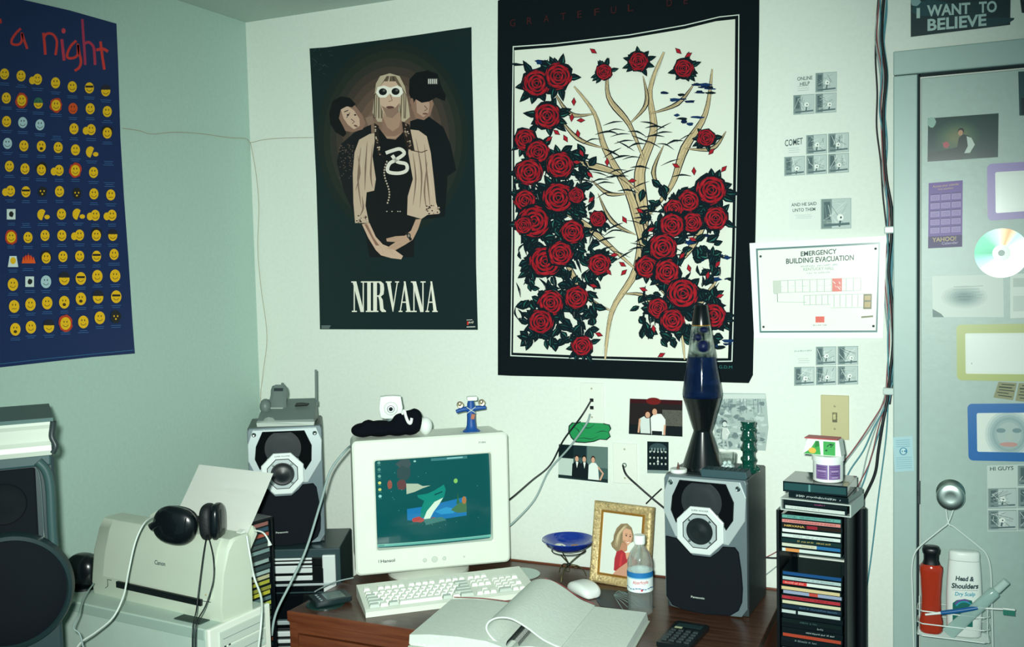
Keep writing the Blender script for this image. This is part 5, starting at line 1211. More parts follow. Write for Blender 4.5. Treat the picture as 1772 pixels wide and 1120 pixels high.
# glass of beads
gx, gy = 1.6375, -.198
bm = NB(); lathe(bm, [(0, 0), (.018, 0), (.0225, .052), (.0213, .052), (.0168, .003), (0, .003)], 40, cap=False); 
tag(obj('drinking_glass', bm, GLASSC, loc=(gx, gy, DZ+SH), smooth=True), 'small clear glass with white beads beside the lava lamp', 'glass')
r4 = random.Random(2); bm = NB(); ball(bm, (0, 0, 0), .0052, 16); b0 = None
pos = [(math.cos(a)*.0108, math.sin(a)*.0108, .0083) for a in [i*2*PI/6 for i in range(6)]]+[(0, 0, .0083)]+[(math.cos(a+.5)*.0108, math.sin(a+.5)*.0108, .0176) for a in [i*2*PI/6 for i in range(6)]]+[(0, 0, .0176), (.004, .003, .0268), (-.006, -.004, .0268)]
BEAD = mat('bead', '#dfeaea', .12, coat=.6)
for i, q_ in enumerate(pos):
    if i == 0: b0 = obj('bead', bm, BEAD, smooth=True); o = b0
    else: o = b0.copy(); C.objects.link(o)
    o.location = (gx+q_[0], gy+q_[1], DZ+SH+q_[2]); tag(o, 'tiny pale bead in the clear glass by the lava lamp', 'bead', 'pale beads in the small glass')
# green glass carved column
gc = (1.684, -.160, DZ+SH)
GG = mat('green_glass', '#0c4a3c', .12, trans=.25, ior=1.5, coat=.6, bump=.8, scale=70)
bm = NB(); prof = []
for i in range(41):
    t_ = i/40; z_ = .130*t_; r_ = .0165+.0014*math.cos(t_*PI*8.5); 
    if t_ < .16: r_ += .010*(1-t_/.16)**1.3
    if t_ > .95: r_ += .0025
    prof.append((r_, z_))
lathe(bm, [(0, 0)]+prof+[(0, .130)], 32)
for k_ in range(4):
    z_ = .032+k_*.026
    for a in (-115, -60, -10, 60, 130, 190): an = math.radians(a); ball(bm, (math.cos(an)*.0155, math.sin(an)*.0155, z_), (.005, .005, .0065), 10); 
for a in range(0, 360, 40): an = math.radians(a); ball(bm, (math.cos(an)*.0225, math.sin(an)*.0225, .007), (.006, .006, .007), 8)
tag(obj('glass_ornament', bm, GG, loc=gc, smooth=True), 'dark green knobbly glass column beside the bead glass', 'ornament')

# ------------------------------------------------------------------ cordless phone on the left speaker
LS = Vector((.383, -.372, .803+SH)); a25 = math.radians(25)
def lsp(x, y, z_=0): return (LS.x+x*math.cos(a25)-y*math.sin(a25), LS.y+x*math.sin(a25)+y*math.cos(a25), LS.z+z_)
ph_ = thing('cordless_phone', lsp(-.002, .085), 27, 'grey cordless telephone with upright antenna on the left loudspeaker', 'telephone'); ph_.scale = (1.07, 1.07, 1.05)
PG = mat('phone_grey', '#65736f', .45); PG2 = mat('phone_light', '#a9b4ab', .4)
bm = NB(); loft(bm, [[(-.075, -.06, .002), (.072, -.06, .002), (.076, -.058, .016), (-.078, -.058, .016)], [(-.075, -.03, .002), (.072, -.03, .002), (.076, -.028, .03), (-.078, -.028, .03)], [(-.073, .05, .002), (.07, .05, .002), (.07, .045, .062), (-.072, .045, .062)], [(-.073, .06, .002), (.07, .06, .002), (.068, .058, .05), (-.07, .058, .05)]])
bs_ = obj('base', bm, PG, ph_)
bm = NB(); loft(bm, [[(-.078, -.064, .0), (.076, -.064, .0), (.078, -.062, .009), (-.02, -.064, .012), (-.05, -.066, .016), (-.08, -.062, .010)], [(-.078, -.05, .0), (.076, -.05, .0), (.078, -.048, .012), (-.02, -.046, .018), (-.05, -.046, .024), (-.08, -.05, .014)]]); obj('front_lip', bm, PG2, ph_)
Mh = Matrix.Translation((-.036, -.012, .016)) @ rot('X', -30) @ rot('Y', 2)
bm = NB(); loft(bm, [[(x*a_, y, z_) for x, y, in ((-1, 0), (-1, .022), (1, .022), (1, 0), (.6, -.006), (-.6, -.006))] for z_, a_ in ((0, .022), (.01, .026), (.03, .026), (.07, .022), (.085, .023), (.098, .020), (.1, .015))])
bmesh.ops.transform(bm, matrix=Mh, verts=bm.verts); hs = obj('handset', bm, PG, ph_, smooth=True, ang=30)
bm = NB(); box(bm, (0, -.0055, .02), (.036, .004, .004), .001, M=None); box(bm, (0, -.0055, .027), (.036, .004, .003), .001); bmesh.ops.transform(bm, matrix=Mh, verts=bm.verts); obj('handset_stripes', bm, PG2, hs)
bm = NB(); box(bm, (0, -.006, .084), (.026, .002, .010), .001); bmesh.ops.transform(bm, matrix=Mh, verts=bm.verts); obj('earpiece', bm, DKGREY, hs)
bm = NB(); tube(bm, [(.006, .012, .098), (.006, .012, .112)], .004, 10, 0); bmesh.ops.transform(bm, matrix=Mh, verts=bm.verts); obj('handset_antenna', bm, PG, hs, smooth=True)
bm = NB(); prism(bm, [(-.004, -.01), (.03, -.008), (.034, .002), (.012, .008), (-.002, .006)], .0, .003, 'z', M=Matrix.Translation((.02, .006, .049)) @ rot('X', 22)); obj('cradle_recess', bm, BLK, ph_)
bm = NB(); tube(bm, [(.069, .04, .045), (.071, .042, .145)], .0032, 10, 0); tube(bm, [(.069, .04, .04), (.0692, .0402, .055)], .0055, 10, 0); obj('antenna', bm, PG, ph_, smooth=True)
bm = NB(); ball(bm, (-.066, .0, .048), (.016, .02, .022), 16); obj('speaker_bump', bm, PG, ph_, smooth=True)

# ------------------------------------------------------------------ stereo stack
st = thing('stereo_system', (.408, -.409, .58), 25, 'black and silver stereo unit under the left loudspeaker', 'stereo')
bm = NB(); box(bm, (0, .11, .111), (.30, .22, .222), .003); obj('cabinet', bm, mat('stereo_grey', '#2b3f42', .35), st)
GLB = mat('gloss_black', '#0a0f12', .06, coat=1)
bm = NB(); box(bm, (-.02, -.004, .148), (.25, .008, .10), .002); obj('upper_fascia', bm, GLB, st)
for z_, h_ in ((.196, .006), (.186, .006), (.166, .022), (.140, .014)): BX('silver_bar', (-.03, -.010, z_), (.20, .006, h_), SILVER2, st, .002)
BX('silver_column', (.118, -.006, .13), (.038, .012, .15), SILVER2, st, .003)
BX('disc_drawer', (-.02, -.011, .058), (.235, .012, .075), GLB, st, .006)
BX('handle_rail', (0, -.016, .122), (.27, .006, .007), SILVER, st, .002)
bm = NB(); tube(bm, [(.04, -.0165, .172), (.098, -.0165, .172), (.101, -.0165, .168), (.101, -.0165, .09), (.094, -.0165, .07)], .0013, 6, 0); obj('curved_trim', bm, BLK, st)
BX('foot_rail', (0, -.004, .008), (.28, .01, .012), SILVER, st, .002)
s2 = thing('tape_deck', (.408, -.409, 0), 25, 'lower black component with silver bars beside the desk side', 'stereo component')
BX('cabinet', (0, .11, .29), (.29, .22, .56), BLK, s2, .003)
for i in range(11): BX('silver_bar', (.0, -.004, .555-i*.022), (.26, .010, .010 if i % 3 else .015), SILVER2, s2, .002)

# ================================================================== RACKS OF DISCS
def ordinal(n): return ['topmost', 'second', 'third', 'fourth', 'fifth', 'sixth', 'seventh', 'eighth', 'ninth', 'tenth', 'eleventh', 'twelfth', 'thirteenth', 'fourteenth', 'fifteenth', 'sixteenth', 'seventeenth', 'eighteenth', 'nineteenth', 'twentieth', 'twenty-first', 'twenty-second', 'twenty-third', 'twenty-fourth', 'twenty-fifth', 'twenty-sixth', 'twenty-seventh', 'twenty-eighth', 'twenty-ninth', 'thirtieth'][n]
JEWEL = mat('jewel_case', '#101c20', .12, coat=.5)
_case = {}
def cd_case(loc, rz, h, col, col2, txt, label, group, jx=0, wd=.142):
    t = thing('compact_disc_case', loc, rz, label, 'compact disc case', group)
    if (h, wd) not in _case:
        bm = NB(); box(bm, (0, .0625, h/2), (wd, .125, h-.0006), .0005, 1); o = obj('case', bm, JEWEL, t); _case[(h, wd)] = o.data
    else:
        o = bpy.data.objects.new('case', _case[(h, wd)]); C.objects.link(o); o.parent = t
    p = Paint(front(0), base=.0004); a = wd/2-.003
    p.rect(-a, h*.18, a, h*.84, col)
    if col2: s0, s1, c2 = col2; p.rect(-a+2*a*s0, h*.18, -a+2*a*s1, h*.84, c2)
    if txt: s0, s1, c2, tt = txt; (p.text(tt, (-a+2*a*s0, h*.3), (-a+2*a*s1, h*.3), h*.42, c2, .02, up=(0, 1)) if tt == 'NIRVANA' else p.ticks((-a+2*a*s0, h*.3), (-a+2*a*s1, h*.3), h*.42, c2, up=(0, 1)))
    p.build('spine_card', PGLOSS, t)
    return t
RX, RY = 1.857, -.300
def zz(py): return on(1402, py, 1, RY).z
rk = thing('disc_rack', (RX, RY+.004, 0), -4, 'tall black disc rack standing between the desk and the door', 'disc rack')
RBLK = mat('rack_black', '#0b1216', .35)
top = zz(888)
BX('side_panel', (-.079, .07, top/2), (.007, .15, top), RBLK, rk, .001)
BX('side_panel', (.079, .07, top/2), (.007, .15, top), RBLK, rk, .001)
bm = NB()
for s_ in (-1, 1): box(bm, (s_*.070, .148, top/2), (.012, .006, top))
obj('back_strip', bm, RBLK, rk)
bm = NB(); tube(bm, [(.094, .135, .0), (.094, .135, top-.01)], .012, 16, 0); obj('rear_post', bm, RBLK, rk, smooth=True)
BX('foot', (0, .075, .006), (.17, .17, .012), RBLK, rk, .002)
A4 = math.radians(-4)
def rkp(x, y, z_): return (RX+x*math.cos(A4)-y*math.sin(A4), RY+x*math.sin(A4)+y*math.cos(A4), z_)
upper = [('#5f9a90', None, (.1, .9, '#2c4a48', 'THE BEST OF SOUNDTRACK'), 'teal-spined'), ('#c9807a', None, (.05, .95, '#7a3a3c', 'LIVE AT THE SHOW VOLUME'), 'pink-spined'), ('#2a1a14', (.42, .60, '#8a2430'), (.03, .38, '#c0a45c', 'NIRVANA'), 'dark gold-lettered'),
         ('#d8dfd8', None, None, 'plain white-spined'), ('#c6d2cd', None, (.2, .9, '#8fa09c', 'compilation disc'), 'pale grey-spined'), ('#16302f', None, (.25, .85, '#b8a05c', 'Disc          one'), 'dark green-spined'), ('#c3c8b4', (.6, 1, '#2c6a9c'), (.35, .6, '#b08a40', 'MIX'), 'half white half blue-spined'), ('#c6d3ce', (.06, .3, '#cf8a4c'), None, 'white-spined orange-ended')]
ztop = zz(893); zbot = zz(960); hh_ = (ztop-zbot)/len(upper)
for i, (c1, c2, tx, nm) in enumerate(upper):
    cd_case(rkp(rnd.uniform(-.0015, .0015), rnd.uniform(-.004, .002), ztop-hh_*(i+1)), -4, hh_, c1, c2, tx, '%s disc case, %s in the upper group of the black rack' % (nm, ordinal(i)), 'disc cases in the upper group of the black rack')
for s_ in (-1, 1): BX('rail', (s_*.0735, .07, zbot-.002), (.005, .13, .003), RBLK, rk)
lower = [('#1c4a7c', None, None, 'blue-spined'), ('#a8bcbc', None, (.2, .9, '#7f9391', 'recorded collection'), 'silvery-spined'), ('#d3dad2', (0, .42, '#c83c3c'), (.04, .38, '#e0b0a4', 'HITS'), 'half red half white-spined'), ('#c9b98c', None, None, 'cream-spined'), ('#8f9cb4', (.45, .6, '#b8483f'), None, 'lilac-spined'),
         ('#a8323a', None, (.15, .8, '#6e1c24', 'GREATEST ALBUM'), 'red-spined'), ('#c9c6a4', None, None, 'pale cream-spined'), ('#1c2c3c', None, (.3, .95, '#4c6c84', 'unplugged'), 'navy-spined'), ('#b9c6c2', (.24, .28, '#101c20'), None, 'light grey-spined'),
         ('#101a1e', None, None, 'plain black-spined'), ('#12201f', None, (.3, .6, '#3c5a5c', 'vol 2'), 'black-spined faintly lettered'), ('#0f181c', None, (.6, .7, '#8fa09c', 'Best Of'), 'black-spined small-lettered'), ('#101a1e', None, (.4, .9, '#a9b8b4', 'recordings  live'), 'black-spined white-lettered'),
         ('#a8432f', None, None, 'orange-red-spined'), ('#121c20', None, (.2, .6, '#7f9391', 'remastered'), 'black-spined grey-lettered'), ('#10181c', None, None, 'plain dark-spined'), ('#b0bcb4', None, None, 'grey-spined'), ('#101a1e', None, None, 'plain charcoal-spined'), ('#3c4a6c', None, None, 'slate-spined')]
z2 = zz(993); h2 = (z2-zz(1125))/16.0
for i, (c1, c2, tx, nm) in enumerate(lower):
    cd_case(rkp(rnd.uniform(-.0025, .001), rnd.uniform(-.005, .002), z2-h2*(i+1)), -4, h2, c1, c2, tx, '%s disc case, %s in the lower group of the black rack' % (nm, ordinal(i)), 'disc cases in the lower group of the black rack')
BX('shelf', (0, .07, z2-h2*len(lower)-.0025), (.150, .13, .004), RBLK, rk)
# silver-edged box on top, then two black cases, pot and folded carton
zt = top+.0005; zs = zz(865)
sb = thing('box_set', rkp(.010, -.006, zt), -8, 'silver-edged box set lying across the top of the black rack', 'box')
HB = .030
bm = NB()
box(bm, (0, .0655, HB-.0015), (.166, .13, .003), .0005); box(bm, (0, .0655, .0015), (.166, .13, .003), .0005); box(bm, (.0815, .0655, HB/2), (.003, .13, HB-.006)); box(bm, (-.0815, .0655, HB/2), (.003, .13, HB-.006)); obj('sleeve', bm, mat('sleeve_silver', '#b4c0ba', .35), sb)
for i, (c1, tx) in enumerate((('#c3ccc6', (.1, .6, '#8a9c98', 'disc two')), ('#141c20', (.5, .7, '#b04a84', 'BOX SET')))):
    cd_ = BX('disc_case', (-.002, .067, .0085+i*.0125), (.150, .125, .0115), JEWEL, sb, .0005); p = Paint(front(.004, -.002, .0085+i*.0125), base=.0004); p.rect(-.07, -.004, .07, .004, c1); p.ticks((-.07+.14*tx[0], -.002), (-.07+.14*tx[1], -.002), .004, tx[2], up=(0, 1)); p.build('spine_card', PGLOSS, cd_)
t = cd_case(rkp(.016, .0, zt+HB+.0005), -10, .0145, '#0f1a1e', None, (.12, .9, '#b9c6c2', 'Wonderful music    collection'), 'black disc case with white lettering under the topmost case on the rack', 'cases on top of the rack')
t = cd_case(rkp(.008, .002, zt+HB+.0155), -5, .0255, '#24484a', (.4, .43, '#5c8c88'), None, 'thick dark double case with the white tub on it', 'cases on top of the rack', wd=.150)
zp = zt+HB+.0155+.0258
pt = thing('plastic_tub', rkp(.030, .05, zp), -4, 'white plastic tub with purple label on top of the disc rack', 'tub')
bm = NB(); lathe(bm, [(0, 0), (.033, 0), (.035, .002), (.035, .050), (.0375, .050), (.0375, .061), (.036, .0625), (0, .0625)], 48); obj('tub', bm, WHITEP, pt, smooth=True)
a0 = math.degrees(math.atan2(CAM.y-RY, CAM.x-RX)); p = Paint(cyl(.0352, .0, a0+4), base=.0003)
for x0_, x1_ in ((-.031, -.001), (.001, .031)):
    p.rect(x0_, .008, x1_, .043, '#7c6296'); 
    for l in range(6): a_ = rnd.uniform(.002, .008); p.stroke([(x0_+a_, .013+l*.005), (x1_-a_, .013+l*.005)], .0018, rnd.choice(['#b9a4c6', '#4c3468', '#5c4078']))
p.build('paper_label', PSEMI, pt, grid=(.004, None))
fc = thing('folded_carton', rkp(.020, .050, zp+.063), -8, 'small green and white folded carton with red top on the tub', 'carton')
bm = NB(); prism(bm, [(-.046, 0), (.040, 0), (.034, .038), (-.034, .038)], -.018, -.017, 'y'); prism(bm, [(.040, 0), (.046, 0), (.040, .038), (.034, .038)], -.017, .02, 'y'); prism(bm, [(-.046, 0), (-.045, 0), (-.033, .038), (-.034, .038)], -.017, .02, 'y'); obj('carton', bm, mat('carton_white', '#dfe5dc', .5), fc)
p = Paint(front(-.018), base=.0004); p.poly([(-.044, .001), (-.002, .001), (-.006, .034), (-.014, .034), (-.026, .014)], '#3f9c4c'); p.ell(-.022, .010, .009, .007, '#d8b04c'); p.poly([(-.014, .034), (-.006, .034), (-.005, .022), (-.016, .018)], '#2c7a3c')
p.rect(.004, .001, .032, .034, '#43a052')
for _ in range(8): x = rnd.uniform(.008, .027); y = rnd.uniform(.01, .03); p.stroke([(x, y), (x+.004, y+rnd.uniform(-.005, .005))], .002, '#123c2c')
p.build('printed_face', PSEMI, fc)
BX('red_top', (-.002, .001, .0395), (.078, .040, .003), mat('carton_red', '#b04448', .45), fc, .001)

# left tower of discs, its spines towards +x
TX, TY, TR = .490, -.590, 11
tw = thing('disc_tower', (TX, TY, 0), 90+TR-180+0, 'black disc tower with many cases behind the printer', 'disc rack')
# local frame of the cases: front (-y) looks to +x
rzT = 90-TR-0
rzT = 90-11
tw.rotation_euler = (0, 0, math.radians(rzT))
# local +x runs away along the wall, local +y runs towards -x
TTOP = .950
BX('side_panel', (.003, .066, TTOP/2), (.006, .14, TTOP), RBLK, tw); BX('side_panel', (-.154, .066, TTOP/2), (.006, .14, TTOP), RBLK, tw)
BX('back_panel', (-.0755, .139, TTOP/2), (.151, .006, TTOP), RBLK, tw); BX('cap_panel', (-.0755, .066, TTOP-.003), (.151, .14, .006), RBLK, tw)
ar = math.radians(rzT)
tcols = [('#8a5a54', 'brown-spined'), ('#2c4a5c', 'slate-spined'), ('#a8503f', 'rust-spined'), ('#1f3a40', 'dark teal-spined'), ('#3c4c4c', 'charcoal-spined'), ('#6f8a88', 'grey-spined'), ('#1c2c30', 'black-spined'), ('#8fa4a0', 'silvery-spined'), ('#34484a', 'dark grey-spined'), ('#9ab0ac', 'pale grey-spined'), ('#b8b48c', 'cream-spined'), ('#a8a83c', 'yellow-spined'), ('#8c8c3c', 'olive-spined'), ('#b8b43c', 'bright yellow-spined'), ('#5c7474', 'blue-grey-spined'), ('#b0b848', 'lime-spined'), ('#a9b4a4', 'stone-spined'), ('#8c9c5c', 'moss-spined'), ('#94a8a4', 'light grey-spined'), ('#2c4448', 'dark-spined'),
         ('#1c3034', 'near-black-spined'), ('#6c8484', 'steel-spined'), ('#a85a40', 'orange-spined'), ('#40585c', 'slate grey-spined'), ('#8ca09c', 'ash-spined'), ('#b06048', 'orange-brown-spined'), ('#304448', 'graphite-spined'), ('#8c5048', 'maroon-spined'), ('#a4b4ac', 'whitish-spined'), ('#3c5054', 'smoke-spined')]
hT = .0144
for i, (c1, nm) in enumerate(tcols):
    z_ = TTOP-.008-hT*(i+1); lx, ly = -.0755, rnd.uniform(-.003, .002)
    cd_case((TX+lx*math.cos(ar)-ly*math.sin(ar), TY+lx*math.sin(ar)+ly*math.cos(ar), z_), rzT, hT, c1, None, None, '%s disc case, %s from the top of the tower behind the printer' % (nm, {0: 'first'}.get(i, ordinal(i))), 'disc cases in the tower behind the printer')

# ================================================================== LEFT FOREGROUND
PZ_ = .80
pc = thing('computer_tower', on(357, 1091, 2, PZ_), -4.4, 'pale beige computer case with drive bays under the printer', 'computer')
# local: origin is the near right top corner; body runs to -x and +y
LC = .57; DC = .196
bm = NB(); box(bm, (-LC/2, DC/2, -.30), (LC, DC, .60), .004); obj('case', bm, BEIGE2, pc)
bm = NB(); box(bm, (-LC/2, -.0015, -.013), (LC-.01, .003, .022), .001); obj('side_lip', bm, mat('pc_lip', '#9db3a8', .45), pc)
bm = NB(); box(bm, (.004, DC/2, -.3), (.012, DC+.004, .604), .004, 3); fp = obj('front_panel', bm, BEIGE, pc)
for i, (z_, h_) in enumerate(((-.032, .036), (-.074, .040), (-.118, .040))):
    b_ = BX('drive_bay', (.0105, DC/2+.004, z_), (.004, .150, h_), mat('bay_beige', '#bdc9bd', .4), pc, .0015)
    BX('tray_line', (.013, DC/2+.004, z_), (.001, .13, .0012), GREYP, b_); BX('eject_button', (.0135, DC-.03, z_-h_*.28), (.003, .011, .005), BEIGE2, b_, .0008)
BX('badge', (.0108, .030, -.098), (.002, .016, .010), DKGREY, pc)
for i in range(2): BX('vent_mark', (.0108, .045+i*.014, -.052), (.0012, .006, .003), DKGREY, pc)
BX('case_feet', (-LC/2, DC/2, -.70), (LC*.8, DC*.9, .20), BLK, pc)
# black mat on top at the printer's foot
BX('screwdriver_pad', (0, 0, .0012), (.085, .030, .0024), mat('pad_dark', '#33443f', .7), loc=on(332, 1073, 2, PZ_), rz=-5)
tag(bpy.data.objects['screwdriver_pad'], 'small dark pad at the front edge of the computer case', 'pad')
bpy.data.objects['screwdriver_pad'].name = 'dark_pad'

pr = thing('printer', (.3985, -.9185, PZ_), -6.4, 'beige inkjet printer with a blank sheet in its feeder on the computer case', 'printer')
PWd = .232
bm = NB()
prf = [(0, 0), (-.006, .03), (-.004, .05), (.004, .11), (.020, .165), (.034, .186), (.046, .188), (.088, .188), (.093, .180), (.093, 0)]
prf_s = [(.0, 0), (-.004, .03), (-.002, .05), (.006, .11), (.024, .162), (.04, .180), (.05, .183), (.086, .183), (.091, .178), (.091, 0)]
loft(bm, [[(-PWd, y, z_) for y, z_ in prf_s], [(-PWd+.006, y, z_) for y, z_ in prf], [(PWd-.006, y, z_) for y, z_ in prf], [(PWd, y, z_) for y, z_ in prf_s]])
obj('housing', bm, PRINTM, pr, smooth=True, ang=30)
bm = NB(); loft(bm, [[(x, y+.0012*s_, z_) for y, z_ in ((-.0065, .052), (.0035, .112), (.0195, .166), (.0330, .186))]+[(x, y-.003, z_+.001) for y, z_ in ((.0330, .186), (.0195, .166), (.0035, .112), (-.0065, .052))] for x, s_ in ((-PWd+.05, 0), (PWd-.03, 0))]); obj('front_cover', bm, PRINTM, pr, smooth=True, ang=30)
BX('output_slot', (.02, -.0075, .040), (.30, .008, .015), BLK, pr)
bm = NB(); tube(bm, [(-.15, -.009, .047), (-.165, -.009, .047), (-.165, -.009, .030), (-.175, -.009, .024)], .0008, 5, 0); tube(bm, [(.15, -.009, .044), (.2, -.008, .046)], .0008, 5, 0); obj('seam_line', bm, DKGREY, pr)
p = Paint(lambda u, v, o: Vector((u, .0005+(v-.10)*.18-.004-o, v)), base=.0008); p.text('Canon', (.005, .108), (.043, .108), .010, '#46555a', .02, up=(0, 1)); p.build('brand_lettering', PSEMI, pr)
BX('indicator', (.185, -.0075, .060), (.006, .002, .005), mat('amber', '#b89a70', .4), pr, .0008)
# feeder behind, with paper
bm = NB(); prism(bm, [(-.17, 0), (.205, 0), (.205, .07), (.19, .085), (-.155, .085), (-.17, .07)], 0, .010, M=Matrix.Translation((0, .092, .12)) @ rot('X', -36)); obj('paper_support', bm, PRINTM, pr)
bm = NB(); prism(bm, [(0, 0), (.0, .115), (.012, .12), (.03, .05), (.03, 0)], .200, .218, 'x', bev=.002, M=Matrix.Translation((0, .078, .075))); obj('feeder_arm', bm, mat('feeder_white', '#d3dad0', .4), pr)
Mp = Matrix.Translation((0, .086, .150)) @ rot('X', -38)
bm = NB(); n = 8
R_ = []
for i in range(n+1):
    z_ = -.01+.205*i/n; R_.append([bm.verts.new(Mp @ Vector((x, -.0012-.006*(i/n)**2, z_))) for x in (-.055, .208)])
for a, b in zip(R_, R_[1:]): bm.faces.new((a[0], a[1], b[1], b[0]))
bmesh.ops.solidify(bm, geom=bm.faces[:], thickness=.0006)
sh_ = obj('blank_sheet', bm, mat('white_paper', '#fafcf6', .8)); sh_.location = pr.location; sh_.rotation_euler = pr.rotation_euler; tag(sh_, 'blank white sheet of paper standing in the printer feeder', 'paper')

# ------------------------------------------------------------------ headphones on the printer
hpz = PZ_+.188
def prp(x, y, z_): a = math.radians(-6.4); return (.3985+x*math.cos(a)-y*math.sin(a), -.9185+x*math.sin(a)+y*math.cos(a), PZ_+z_)
hp = thing('headphones', prp(.137, .020, .190), 18, 'big black padded headphones resting on top of the printer', 'headphones')
HPB = mat('headphone_black', '#0b1114', .25, coat=.4); HPP = mat('headphone_pad', '#0d1316', .6, bump=.4, scale=200)
def sup(bm, c_, r_, e=.75, M=None):
    vs = ball(bm, (0, 0, 0), 1.0, 28)
    for v in vs:
        for k_ in range(3): v.co[k_] = math.copysign(abs(v.co[k_])**e, v.co[k_])*r_[k_]
    if M is not None: bmesh.ops.transform(bm, matrix=M, verts=vs)
    bmesh.ops.translate(bm, vec=Vector(c_), verts=vs)
cL, cR = (-.050, -.014, .026), (.034, .0, .032)
Mc = rot('Y', 12)
bm = NB(); sup(bm, cL, (.054, .022, .046), .85, Mc); e1 = obj('ear_cup', bm, HPB, hp, smooth=True, ang=80)
bm = NB(); tube(bm, [(cL[0]-.052+.018*i, cL[1]-.016, cL[2]+.010*i) for i in range(2)], .009, 12, 0); obj('cable_boot', bm, HPB, e1, smooth=True)
for dx in (-.024, .012, .032):
    bm = NB(); tube(bm, [(cL[0]+dx-.003, cL[1]-.0195+abs(dx)*.12, cL[2]-.022), (cL[0]+dx, cL[1]-.0225+abs(dx)*.12, cL[2]), (cL[0]+dx+.003, cL[1]-.0195+abs(dx)*.12, cL[2]+.022)], .0014, 6); obj('cup_ridge', bm, BLK, e1, smooth=True)
bm = NB(); sup(bm, (cL[0], cL[1]+.024, cL[2]), (.046, .012, .040), .8, Mc); obj('ear_pad', bm, HPP, hp, smooth=True)
bm = NB(); sup(bm, (cR[0]-.008, cR[1], cR[2]), (.017, .030, .043), .7); obj('ear_pad', bm, HPP, hp, smooth=True, ang=80)
bm = NB(); sup(bm, (cR[0]+.014, cR[1]+.002, cR[2]), (.014, .030, .044), .7); e2 = obj('ear_cup', bm, HPB, hp, smooth=True, ang=80)
bm = NB(); tube(bm, [(cL[0], cL[1]+.02, cL[2]+.02), (cL[0]-.01, .05, .03), (-.02, .085, .018), (.03, .075, .02), (cR[0]+.01, .035, .03), (cR[0]+.012, .012, cR[2])], lambda t_: .005, 10)
for v in bm.verts: pass
obj('headband', bm, HPB, hp, smooth=True)
# rounded black pod behind the printer's left end
pd = thing('desk_speaker', (.112, -.872, PZ_), 10, 'rounded black pod on the computer case left of the printer', 'speaker pod')
bm = NB(); sup(bm, (0, 0, .047), (.046, .034, .045), .85); obj('body', bm, HPB, pd, smooth=True, ang=80)
bm = NB(); lathe(bm, [(.034, -.001), (.034, .006), (.02, .008)], 30); obj('base', bm, BLK, pd, smooth=True)

# ------------------------------------------------------------------ large loudspeaker at the left edge
bl = thing('large_loudspeaker', (.484, -1.264, 0), 51, 'large black loudspeaker with pale grey top cap at the left edge', 'loudspeaker')
bm = NB(); box(bm, (-.16, .125, .622), (.32, .25, 1.244), .006); obj('cabinet', bm, mat('big_cabinet', '#27393c', .45), bl)
bm = NB(); prism(bm, [(-.010, 1.246), (-.014, 1.256), (-.012, 1.266), (-.004, 1.274), (-.006, 1.300), (-.010, 1.308), (-.008, 1.314), (.25, 1.314), (.25, 1.246)], -.335, -.004, 'x', bev=.0); cp = obj('top_cap', bm, mat('cap_cream', '#c3cbbe', .4), bl)
bm = NB(); prism(bm, [(-.010, 1.314), (-.004, 1.321), (.246, 1.321), (.25, 1.314)], -.337, .002, 'x'); obj('lid', bm, mat('lid_grey', '#5f7876', .45), bl)
bm = NB(); tube(bm, [(.002, -.010, 1.314), (.000, -.008, 1.300), (-.002, -.008, 1.282), (.004, -.012, 1.264), (-.002, -.010, 1.25)], .006, 10); obj('corner_trim', bm, DKGREY, cp, smooth=True)
BX('ledge', (-.165, .0, 1.236), (.32, .018, .024), mat('ledge_teal', '#2f4a4c', .45), bl, .004)
bm = NB(); box(bm, (-.178, -.004, 1.115), (.285, .010, .215), .004); obj('upper_grille', bm, BLKM, bl)
bm = NB(); lathe(bm, [(.042, 0), (.04, .003), (.032, .001), (.018, .002), (0, .004)], 40, (-.095, -.009, 1.155), rot('X', 90)); obj('midrange_cone', bm, mat('cone_dark2', '#0a1216', .8, spec=.2), bl, smooth=True)
bm = NB(); tube(bm, [(-.034, -.010, 1.222), (-.027, -.012, 1.19), (-.025, -.012, 1.03)], .0014, 6); obj('silver_trim', bm, STEEL, bl, smooth=True)
bm = NB(); tube(bm, [(-.030, -.010, 1.235), (-.016, -.010, 1.215), (-.010, -.010, 1.18), (-.010, -.010, 1.10), (-.008, -.010, 1.02), (-.002, -.008, .97), (.012, -.006, .93)], .0095, 12); obj('side_moulding', bm, mat('moulding_teal', '#35504f', .4), bl, smooth=True)
WC = (-.094, -.006, .980)
bm = NB(); lathe(bm, [(.119, 0), (.121, .012), (.115, .030), (.108, .034), (.104, .026)], 64, WC, rot('X', 90), cap=False); obj('woofer_ring', bm, mat('ring_teal', '#1c3032', .5), bl, smooth=True)
bm = NB(); lathe(bm, [(.106, .0), (.106, .028), (.09, .036), (.05, .041), (0, .042)], 64, WC, rot('X', 90)); obj('woofer_grille', bm, BLKM, bl, smooth=True)

